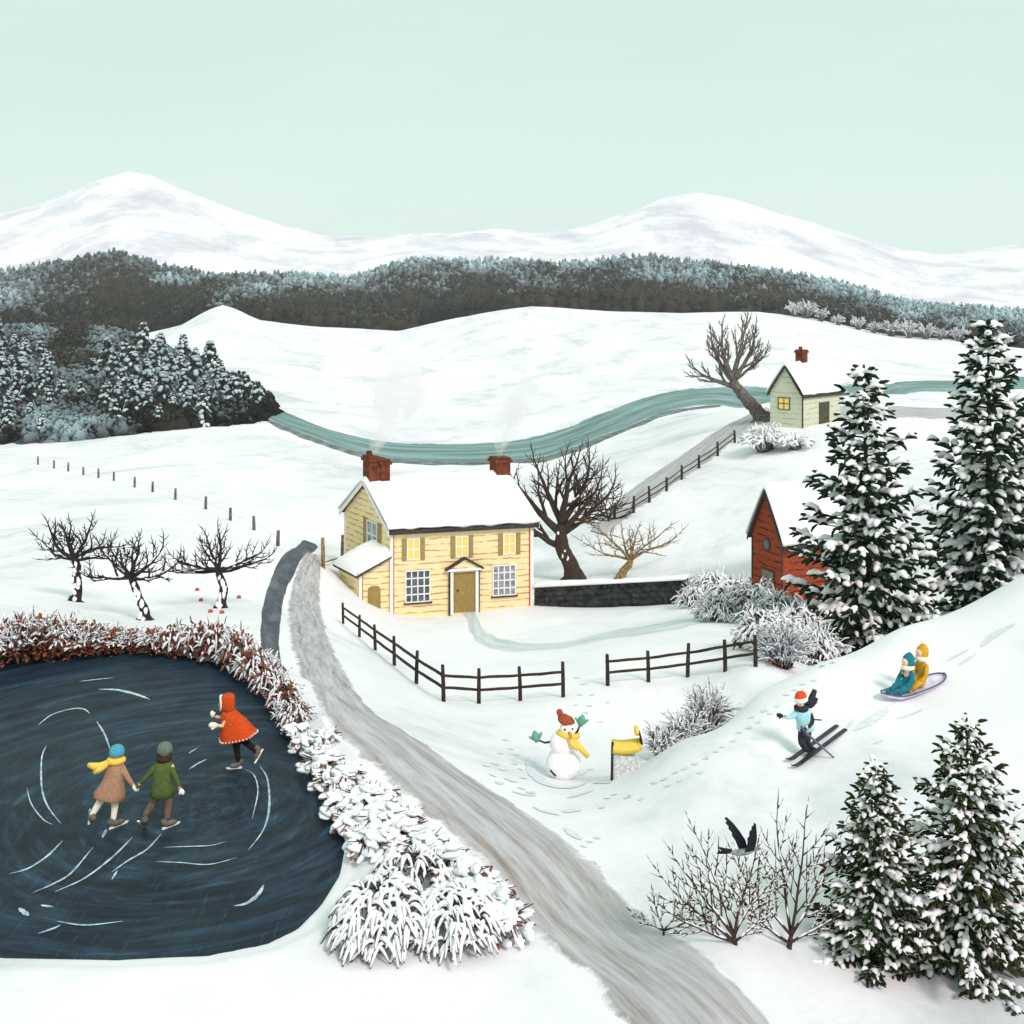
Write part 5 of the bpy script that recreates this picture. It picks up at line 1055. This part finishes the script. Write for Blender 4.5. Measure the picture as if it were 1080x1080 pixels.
cp = put(capmesh((-.15, -.05, 1.16), .108, 1.15, .05), 'hat', K['cap'], s); put(loft([(-.15, -.06, 1.19, .115, .115, .02), (-.15, -.06, 1.17, .135, .135, .02), (-.15, -.06, 1.12, .135, .135, .02), (-.15, -.06, 1.10, .115, .115, .02)]), 'hat_brim', K['cream'], cp)
mb = MB(); mb.ell((-.08, -.04, 1.32), .052, 10, 8, jit=.1); put(mb, 'bobble', K['cream'], cp); head_bits(s, -.17, -.07, 1.08, .092, -.75, -1)
sc = put(loft([(-.15, -.05, 1.03, .09, .085, 0), (-.15, -.05, 1.0, .14, .125, 0), (-.14, -.05, .94, .15, .13, 0), (-.13, -.05, .91, .11, .10, 0)]), 'scarf', K['charcoal'], s)
mb = MB(); mb.tube([(-.03, .02, .99), (.06, .06, 1.06), (.12, .08, 1.17), (.17, .10, 1.28)], [.06, .065, .06, .045], 8); mb.tube([(-.02, .02, .95), (.08, .06, .98), (.16, .09, 1.05), (.20, .10, 1.12)], [.05, .055, .055, .04], 8); put(mb, 'scarf_tail', K['charcoal'], sc)
def ski(p, q, m_, parent, lift=.02):
    a = at(*p) - q0; c = at(*q) - q0; mb = MB(); pts = [a.lerp(c, t) + Vector((0, 0, lift)) for t in (0, .06, .14, .5, .9, 1)]; pts[0].z += .09; pts[1].z += .03
    d = (c - a).normalized(); sd = d.cross(Vector((0, 0, 1))).normalized(); vs = []
    for i, p_ in enumerate(pts): w = (.012, .035, .045, .042, .045, .04)[i]; up = sd.cross(d) * .012; vs += [p_ + sd * w + up, p_ - sd * w + up, p_ - sd * w - up, p_ + sd * w - up]
    fs = [(0, 1, 2, 3), (len(vs) - 1, len(vs) - 2, len(vs) - 3, len(vs) - 4)]
    for i in range(len(pts) - 1):
        for k in range(4): fs.append((i * 4 + k, i * 4 + 4 + k, i * 4 + 4 + (k + 1) % 4, i * 4 + (k + 1) % 4))
    mb.add(vs, fs); put(mb, 'ski', m_, parent, False)
ski((829, 806), (883, 766), K['ski'], s); ski((835, 813), (892, 770), K['ski'], s)
for c in ((.02, -.10, .06), (.13, .05, .05)): mb = MB(); mb.tube([Vector(c) + Vector((.04, .05, .05)), Vector(c), Vector(c) + Vector((-.09, -.10, -.02))], [.055, .055, .035], 8); put(mb, 'boot', K['ski'], s)
mb = MB(); mb.tube([(-.20, -.24, .68), (-.12, -.24, .57), (.55, -.30, -.02)], [.020, .026, .018], 6); po = put(mb, 'ski_pole', K['pole'], s); mb = MB(); mb.tube([(.47, -.29, .05), (.485, -.292, .037)], [.05, .05], 10); put(mb, 'basket', K['pole'], po)
mb = MB(); mb.tube([(-.50, -.16, .85), (-.14, .1, .70), (.36, .34, .58)], [.012, .016, .016], 6); put(mb, 'ski_pole', K['ski'], s)

# sledge with two children
A_, B_ = at(931, 741), at(997, 716); base = A_.lerp(B_, .5)
sl = thing('sledge', 'long lilac sledge with dark rim carrying two children down the slope', 'sledge', base)
dd = (B_ - A_); L = dd.length; dd.normalize(); sd = dd.cross(Vector((0, 0, 1))).normalized(); up = sd.cross(dd).normalized()
def SP(a, b, z): return dd * a + sd * b + up * z
mb = MB(); rim = MB(); n = 24; vs = []; fs = []; path = []
for i in range(n + 1):
    t = i / n * 2 - 1; w = .30 * (1 - abs(t) ** 2.6) ** .6 + .003; zz_ = .05 + .16 * max(0, -t - .55) ** 1.2 * 2 + .10 * max(0, t - .7)
    for b_, z_ in ((-1, .06), (-.8, 0), (0, -.01), (.8, 0), (1, .06)): vs.append(SP(t * L / 2, b_ * w, zz_ + z_))
    for b_, z_ in ((1, .03), (.8, -.03), (0, -.04), (-.8, -.03), (-1, .03)): vs.append(SP(t * L / 2, b_ * w, zz_ + z_))
    path.append((t * L / 2, w, zz_ + .05))
for i in range(n):
    for k in range(10): fs.append((i * 10 + k, i * 10 + (k + 1) % 10, i * 10 + 10 + (k + 1) % 10, i * 10 + 10 + k))
fs += [tuple(range(10)), tuple(range(n * 10 + 9, n * 10 - 1, -1))]; mb.add(vs, fs); put(mb, 'deck', K['sled'], sl)
loop = [SP(a, w, z) for a, w, z in path] + [SP(a, -w, z) for a, w, z in reversed(path)]; rim.tube(loop + [loop[0]], .017, 6); put(rim, 'rim', K['rim'], sl)
def rider(a, label, suit, h, seed):
    """a child sitting on the sledge facing its low end, legs stretched forward"""
    o = base + SP(a, 0, .06); t = thing('person', label, 'person', o, 'children riding the sledge'); f = -dd; f = Vector((f.x, f.y, 0)).normalized(); s_ = Vector((-f.y, f.x, 0)); fl = -dd
    def J(x, y, z, r_): p = fl * x + s_ * y + Vector((0, 0, z)); return (p.x, p.y, p.z, r_)
    B = dict(pelvis=J(0, 0, .10, .11), waist=J(.0, 0, .24, .10), chest=J(.02, 0, .38 * h, .105), neck=J(.03, 0, .50 * h, .05), jaw=J(.06, 0, .57 * h, .075), head=J(.04, 0, .64 * h, .10), crown=J(.03, 0, .69 * h, .07),
             sl=J(.02, .13, .42 * h, .05), el=J(.10, .18, .26, .04), wl=J(.24, .14, .17, .03), sr=J(.02, -.13, .42 * h, .05), er=J(.10, -.18, .26, .04), wr=J(.24, -.14, .17, .03),
             hl=J(.08, .08, .09, .08), kl=J(.26, .12, .15, .06), al=J(.44, .10, .04, .042), hr=J(.08, -.08, .09, .08), kr=J(.26, -.12, .15, .06), ar=J(.44, -.10, .04, .042))
    skin('body', B, chain('pelvis waist chest neck jaw head crown;chest sl el wl;chest sr er wr;pelvis hl kl al;pelvis hr kr ar'), K['skin'], t)
    S = {k: (v[0], v[1], v[2], v[3] * 1.22 + .008) for k, v in B.items() if k not in ('jaw', 'head', 'crown')}
    skin('snowsuit', S, chain('pelvis waist chest neck;chest sl el wl;chest sr er wr;pelvis hl kl al;pelvis hr kr ar'), suit, t)
    hc = Vector(B['head'][:3]); 
    hd = put(loft([(hc.x - f.x * .06, hc.y - f.y * .06, hc.z + .20, .02, .02, 0), (hc.x - f.x * .05, hc.y - f.y * .05, hc.z + .16, .07, .07, 0), (hc.x - f.x * .035, hc.y - f.y * .035, hc.z + .10, .12, .12, 0), (hc.x - f.x * .03, hc.y - f.y * .03, hc.z, .135, .135, 0), (hc.x - f.x * .03, hc.y - f.y * .03, hc.z - .08, .12, .12, 0), (hc.x - f.x * .02, hc.y - f.y * .02, hc.z - .13, .10, .10, 0)]), 'hood', suit, t)
    put(loft([(hc.x - .01, hc.y, hc.z - .07, .11, .11, 0), (hc.x, hc.y, hc.z - .09, .145, .14, .01), (hc.x, hc.y, hc.z - .15, .15, .145, .01), (hc.x, hc.y, hc.z - .17, .11, .11, 0)]), 'fur_collar', K['cream'], t)
    mb = MB(); c = hc + f * .055; mb.ell(c, (.088, .088, .09), 12, 8); put(mb, 'face', K['skin'], t); head_bits(t, c.x, c.y, c.z, .088, f.x, f.y)
    for g_ in (1, -1): mitten(t, (fl * .28 + s_ * .13 * g_ + Vector((0, 0, .15))), .045, suit, tuple(fl)); mb = MB(); e = fl * .47 + s_ * .10 * g_ + Vector((0, 0, .05)); mb.tube([e + Vector((0, 0, .0)), e + fl * .05, e + fl * .06 + Vector((0, 0, .09))], [.055, .058, .04], 8); put(mb, 'boot', suit, t)
    return t, hc, f
rider(-.16, 'child in a teal hooded snowsuit sitting in front on the sledge', K['teal'], 1.0, 1)
t_, hc, f_ = rider(.26, 'child in a mustard hooded snowsuit with a bobble, sitting behind on the sledge', K['mustard'], 1.14, 2)
mb = MB(); mb.ell(hc + Vector((.03, 0, .23)), .045, 10, 8, jit=.1); put(mb, 'bobble', K['cream'], t_)

# snowman
q0 = at(594, 821); s = thing('snowman', 'snowman with rust bobble hat, yellow scarf and green mittens on stick arms', 'snowman', q0)
def ball(c, r_, seed):
    rs_ = random.Random(seed); mb = MB(); mb.ell(c, (r_, r_, r_ * .94), 28, 18)
    mb.v = [tuple(Vector(c) + (Vector(p) - Vector(c)) * (1 + .02 * float(vnoise(np.array([p[0] * 9 + seed]), np.array([p[2] * 9 + p[1] * 5]))[0]))) for p in mb.v]; return mb
put(ball((0, 0, .33), .40, 1), 'snow_body', M['snow'], s); put(ball((-.02, 0, .80), .29, 2), 'snow_chest', M['snow'], s); put(ball((.11, 0, 1.13), .185, 3), 'snow_head', M['snow'], s)
put(loft([(-.03, .04, 1.45, .03, .03, 0), (.0, .04, 1.42, .10, .10, 0), (.04, .04, 1.36, .16, .16, 0), (.07, .05, 1.29, .19, .19, -.02), (.08, .05, 1.24, .195, .195, -.05), (.08, .05, 1.22, .17, .17, -.05)]), 'hat', K['rust'], s)
mb = MB(); mb.ell((-.08, .03, 1.48), .075, 10, 8, jit=.12); put(mb, 'bobble', K['rust'], s)
mb = MB(); mb.tube([(.11 + .21 * math.cos(a), .20 * math.sin(a), 1.0 - .03 * math.cos(a) - .03 * math.sin(a)) for a in [k * math.pi / 10 for k in range(21)]], .065, 8); sc = put(mb, 'scarf', K['yellow'], s)
mb = MB(); mb.tube([(.12, -.22, .98), (.20, -.30, .90), (.32, -.33, .80)], [.06, .075, .06], 8); mb.tube([(.16, -.23, 1.0), (.30, -.29, .90), (.42, -.31, .76), (.54, -.31, .62)], [.055, .07, .07, .055], 8); put(mb, 'scarf_tail', K['yellow'], sc)
mb = MB(); mb.tube([(.13, -.17, 1.10), (.16, -.30, 1.08), (.17, -.35, 1.07)], [.042, .028, .008], 8); put(mb, 'nose', K['carrot'], s)
for c in ((.03, -.165, 1.17), (.20, -.155, 1.18)): mb = MB(); mb.ell(c, .024, 8, 6); put(mb, 'eye', K['coal'], s)
mb = MB(); mb.tube([(.12, -.175, 1.03), (.17, -.175, 1.03), (.20, -.16, 1.04)], .012, 6); put(mb, 'mouth', K['carrot'], s)
mb = MB(); mb.tube([(-.22, 0, .84), (-.42, -.03, .82), (-.56, -.03, .88)], [.028, .024, .02], 6); put(mb, 'arm', M['bark_black'], s)
mb = MB(); mb.tube([(.24, 0, .95), (.32, -.03, 1.08), (.38, -.03, 1.22)], [.028, .024, .02], 6); put(mb, 'arm', M['bark_black'], s)
for c, d in (((-.62, -.03, .96), (-.25, 0, 1)), ((.41, -.03, 1.32), (.25, 0, 1))):
    c = Vector(c); d = Vector(d).normalized(); mb = MB(); x = Vector((d.z, 0, -d.x)); mb.tube([c - d * .12, c - d * .03, c + d * .05, c + d * .13], [.05, .09, .085, .03], 8); mb.tube([c - d * .05 + x * .05, c + d * .06 + x * .15], [.04, .025], 6); mb.tube([c - d * .05 - x * .05, c + d * .03 - x * .15], [.04, .025], 6); put(mb, 'mitten', K['mint'], s)
mb = MB(); mb.tube([(-.30, -.27, .30), (-.18, -.345, .20)], .022, 6); put(mb, 'twig', M['bark_black'], s)
# yellow board on its post
q0 = at(646, 823); s = thing('yellow_board', 'yellow board with an upturned knobbed end on a dark post, between snowman and bush', 'board', q0)
mb = MB(); mb.tube([(-.02, 0, -.2), (-.01, 0, .4), (0, 0, .80)], [.03, .028, .03], 7); put(mb, 'post', M['fence_wood'], s)
pts = [(0, .60), (.30, .58), (.50, .60), (.60, .68), (.62, .84), (.56, .92)]; mb = MB(); vs = []; fs = []
def strip(pts, w, y0, y1, th):
    mb = MB(); sm = resample(pts, 24); vs = []; fs = []
    for i, p in enumerate(sm):
        d = sm[min(i + 1, 23)] - sm[max(i - 1, 0)]; d = d / np.linalg.norm(d); nn = np.array([-d[1], d[0]]); a = p + nn * w[min(int(i / 24 * len(w)), len(w) - 1)]; c = p - nn * w[min(int(i / 24 * len(w)), len(w) - 1)]
        vs += [(a[0], y0, a[1]), (c[0], y0, c[1]), (c[0], y1, c[1]), (a[0], y1, a[1])]
    for i in range(23):
        for k in range(4): fs.append((i * 4 + k, i * 4 + (k + 1) % 4, i * 4 + 4 + (k + 1) % 4, i * 4 + 4 + k))
    fs += [(3, 2, 1, 0), (92, 93, 94, 95)]; return mb.add(vs, fs)
put(strip([(.005, .66), (.22, .64), (.42, .66), (.56, .70), (.60, .76)], [.085, .085, .085, .08, .07, .04], -.03, .32, 0), 'plank', K['yellow'], s)
put(strip([(.57, .70), (.62, .76), (.60, .90), (.56, .98)], [.018], -.02, .30, 0), 'curled_end', M['fence_wood'], s)
mb = MB(); mb.ell((.52, .12, 1.0), (.055, .16, .10), 12, 8); put(mb, 'knob', K['yellow'], s)
mb = MB(); mb.prism([(.03, -.25), (.90, -.1), (.72, .22), (.50, .46), (.03, .55)], lambda x, z: (x, .02, z), lambda x, z: (x, .28, z)); put(mb, 'side_panel', K['slab'], s, False)

# bird
db = 12.6; bd = thing('bird', 'black and grey bird with raised wings gliding above the bare foreground shrubs', 'bird', ((782 - 540) / F * db, db, CZ - (898 - HR) / F * db))
bd.scale = (1.05,) * 3
skin('body', dict(c=(0, 0, -.01, .036), b=(-.07, 0, -.015, .030), tail=(-.13, 0, .0, .014), n=(.07, 0, .0, .034), neck=(.13, 0, .025, .024), head=(.17, 0, .035, .027), beak=(.205, 0, .028, .008), tip=(.235, 0, .022, .002)), chain('c b tail;c n neck head beak tip'), cmat('bird_grey', '6c6f72', '9a9c9d', 30), bd)
dk = cmat('bird_black', '121316', '2b2d31', 30)
def wing(pts, th, name, m_, y0, sweep):
    mb = MB(); mb.prism(pts, lambda x, z: (x, y0 + sweep * z, z), lambda x, z: (x, y0 + sweep * z + th, z)); return put(mb, name, m_, bd, False)
wing([(-.02, .0), (.07, .02), (.055, .09), (.0, .17), (-.06, .24), (-.13, .30), (-.155, .29), (-.13, .26), (-.15, .25), (-.115, .215), (-.12, .195), (-.085, .16), (-.085, .13), (-.055, .09)], .012, 'wing', dk, .02, .35)
wing([(.03, .0), (.12, .03), (.14, .10), (.145, .18), (.135, .27), (.12, .36), (.10, .375), (.095, .33), (.08, .34), (.078, .28), (.06, .27), (.062, .20), (.045, .18), (.05, .11)], .012, 'wing', dk, -.03, -.35)
wing([(-.10, -.014), (-.10, .016), (-.25, .045), (-.20, .006), (-.26, -.02), (-.18, -.02)], .03, 'tail', dk, -.015, 0)
for y_ in (-.024, .024): mb = MB(); mb.ell((.18, y_, .04), .005, 6, 4); put(mb, 'eye', K['eye'], bd)

# ------------------------------------------------------------------ marks in the snow and on the ice
def marks(name, m, strokes, level=None, off=.012):
    """thin curved marks: each stroke = (points in the photo, width in metres)"""
    mb = MB()
    for pts, w in strokes:
        if level is not None: W_ = [Vector((*on_level(p[0], p[1], level), level)) for p in pts]
        else: W_ = [at(*p) for p in pts]
        sm = resample([(p.x, p.y) for p in W_], max(6, len(pts) * 8)); n = len(sm); vs = []
        for i, p in enumerate(sm):
            d = sm[min(i + 1, n - 1)] - sm[max(i - 1, 0)]; d = d / (np.linalg.norm(d) + 1e-9); nn = np.array([-d[1], d[0]]); ww = w * (math.sin(math.pi * (i + .4) / n) ** .6) * random.uniform(.75, 1.15) / 2
            for sg in (1, -1): a = p + nn * ww * sg; vs.append((a[0], a[1], (level if level is not None else float(Z(a[0:1], a[1:2])[0])) + off))
        mb.add(vs, [(2 * i, 2 * i + 1, 2 * i + 3, 2 * i + 2) for i in range(n - 1)])
    return struct(mb.obj(name, m))
random.seed(5)
ice_white = mat('scored_ice', '7e97a6', 'c9dbe2', 6, .8, .2, 0)
marks('skate_marks', ice_white, [([(83, 719), (100, 717), (120, 715)], .05), ([(104, 727), (125, 728), (145, 733), (158, 738)], .10), ([(40, 765), (55, 754), (75, 748), (88, 748), (95, 753)], .05), ([(102, 761), (110, 774), (116, 790)], .04),
  ([(49, 786), (44, 800), (44, 830), (50, 850), (64, 869)], .03), ([(28, 830), (33, 848), (45, 864), (55, 870)], .02), ([(10, 922), (30, 916), (50, 903), (66, 887)], .05), ([(34, 942), (55, 933), (75, 921), (98, 894)], .04),
  ([(58, 941), (90, 926), (120, 903), (140, 883)], .04), ([(118, 920), (135, 908), (155, 896), (170, 880)], .04), ([(112, 875), (108, 884)], .05), ([(199, 795), (208, 789)], .04), ([(199, 812), (208, 806), (218, 801)], .05),
  ([(259, 812), (268, 818), (272, 835), (266, 864)], .025), ([(274, 808), (282, 822), (284, 850), (278, 875), (262, 897)], .035), ([(172, 894), (200, 893), (222, 892), (238, 888)], .035), ([(164, 909), (190, 910), (220, 912), (250, 905)], .03),
  ([(246, 956), (260, 953), (272, 944), (278, 934)], .07), ([(40, 985), (55, 980), (64, 976)], .05), ([(118, 928), (124, 918)], .03), ([(20, 958), (30, 966)], .08), ([(43, 955), (56, 957)], .05), ([(60, 972), (90, 976), (130, 972)], .03)], PZ + .022, .006)
tread_shade = mat('trodden_snow_shade', (0.63, 0.68, 0.71), (0.76, 0.79, 0.80), 9, .9, .1, .5, .02)  # flat marks: shade of the dents put into the trodden snow's colour
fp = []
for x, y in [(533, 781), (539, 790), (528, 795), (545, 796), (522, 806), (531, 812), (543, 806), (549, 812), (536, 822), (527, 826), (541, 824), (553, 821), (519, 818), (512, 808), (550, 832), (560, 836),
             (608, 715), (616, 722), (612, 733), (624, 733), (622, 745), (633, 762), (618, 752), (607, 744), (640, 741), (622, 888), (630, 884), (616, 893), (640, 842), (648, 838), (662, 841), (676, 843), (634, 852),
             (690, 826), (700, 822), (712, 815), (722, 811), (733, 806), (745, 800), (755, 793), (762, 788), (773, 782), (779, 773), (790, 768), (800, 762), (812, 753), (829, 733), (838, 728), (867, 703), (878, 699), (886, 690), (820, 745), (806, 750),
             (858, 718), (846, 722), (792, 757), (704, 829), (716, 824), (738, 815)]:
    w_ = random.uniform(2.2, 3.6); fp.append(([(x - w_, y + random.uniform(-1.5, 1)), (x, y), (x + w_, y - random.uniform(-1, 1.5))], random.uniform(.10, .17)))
marks('footprints', tread_shade, fp)
marks('trampled_snow_shade', tread_shade, [([(540, 835), (552, 838), (566, 839)], .20), ([(563, 851), (575, 856), (590, 860)], .24), ([(594, 857), (604, 855), (612, 854)], .24), ([(562, 798), (560, 808), (566, 820), (580, 829), (600, 831), (618, 826)], .34), ([(598, 842), (612, 838), (626, 833)], .16),  # broad stroke round the snowman's left side is its pale shadow, painted on
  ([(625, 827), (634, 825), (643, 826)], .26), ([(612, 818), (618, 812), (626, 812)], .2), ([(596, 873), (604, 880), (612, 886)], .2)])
marks('sledge_tracks', tread_shade, [([(1035, 682), (1050, 669), (1070, 658)], .30), ([(998, 698), (1010, 691), (1022, 685)], .12), ([(1011, 702), (1020, 696), (1030, 689)], .10), ([(900, 771), (920, 760), (937, 749)], .22), ([(944, 759), (960, 754), (974, 748)], .10), ([(922, 785), (932, 780)], .08), ([(893, 768), (902, 758)], .08), ([(905, 764), (925, 752), (945, 741)], .05)])

# ------------------------------------------------------------------ the cold air over the valley
def haze(d):
    m = bpy.data.materials.new('cold_air'); m.use_nodes = True; t = m.node_tree; t.nodes.clear(); o = t.nodes.new("ShaderNodeOutputMaterial"); v = t.nodes.new("ShaderNodeVolumePrincipled")
    v.inputs['Color'].default_value = (0.93, 0.97, 0.98, 1); v.inputs['Density'].default_value = d; t.links.new(v.outputs[0], o.inputs['Volume'])
    mb = MB(); mb.box((-7000, -450, -3), (7000, 6700, 620)); ob = mb.obj('haze', m, smooth=False); return tag(ob, 'thin pale haze filling the valley', 'haze', kind='stuff')
haze(0.9e-4)
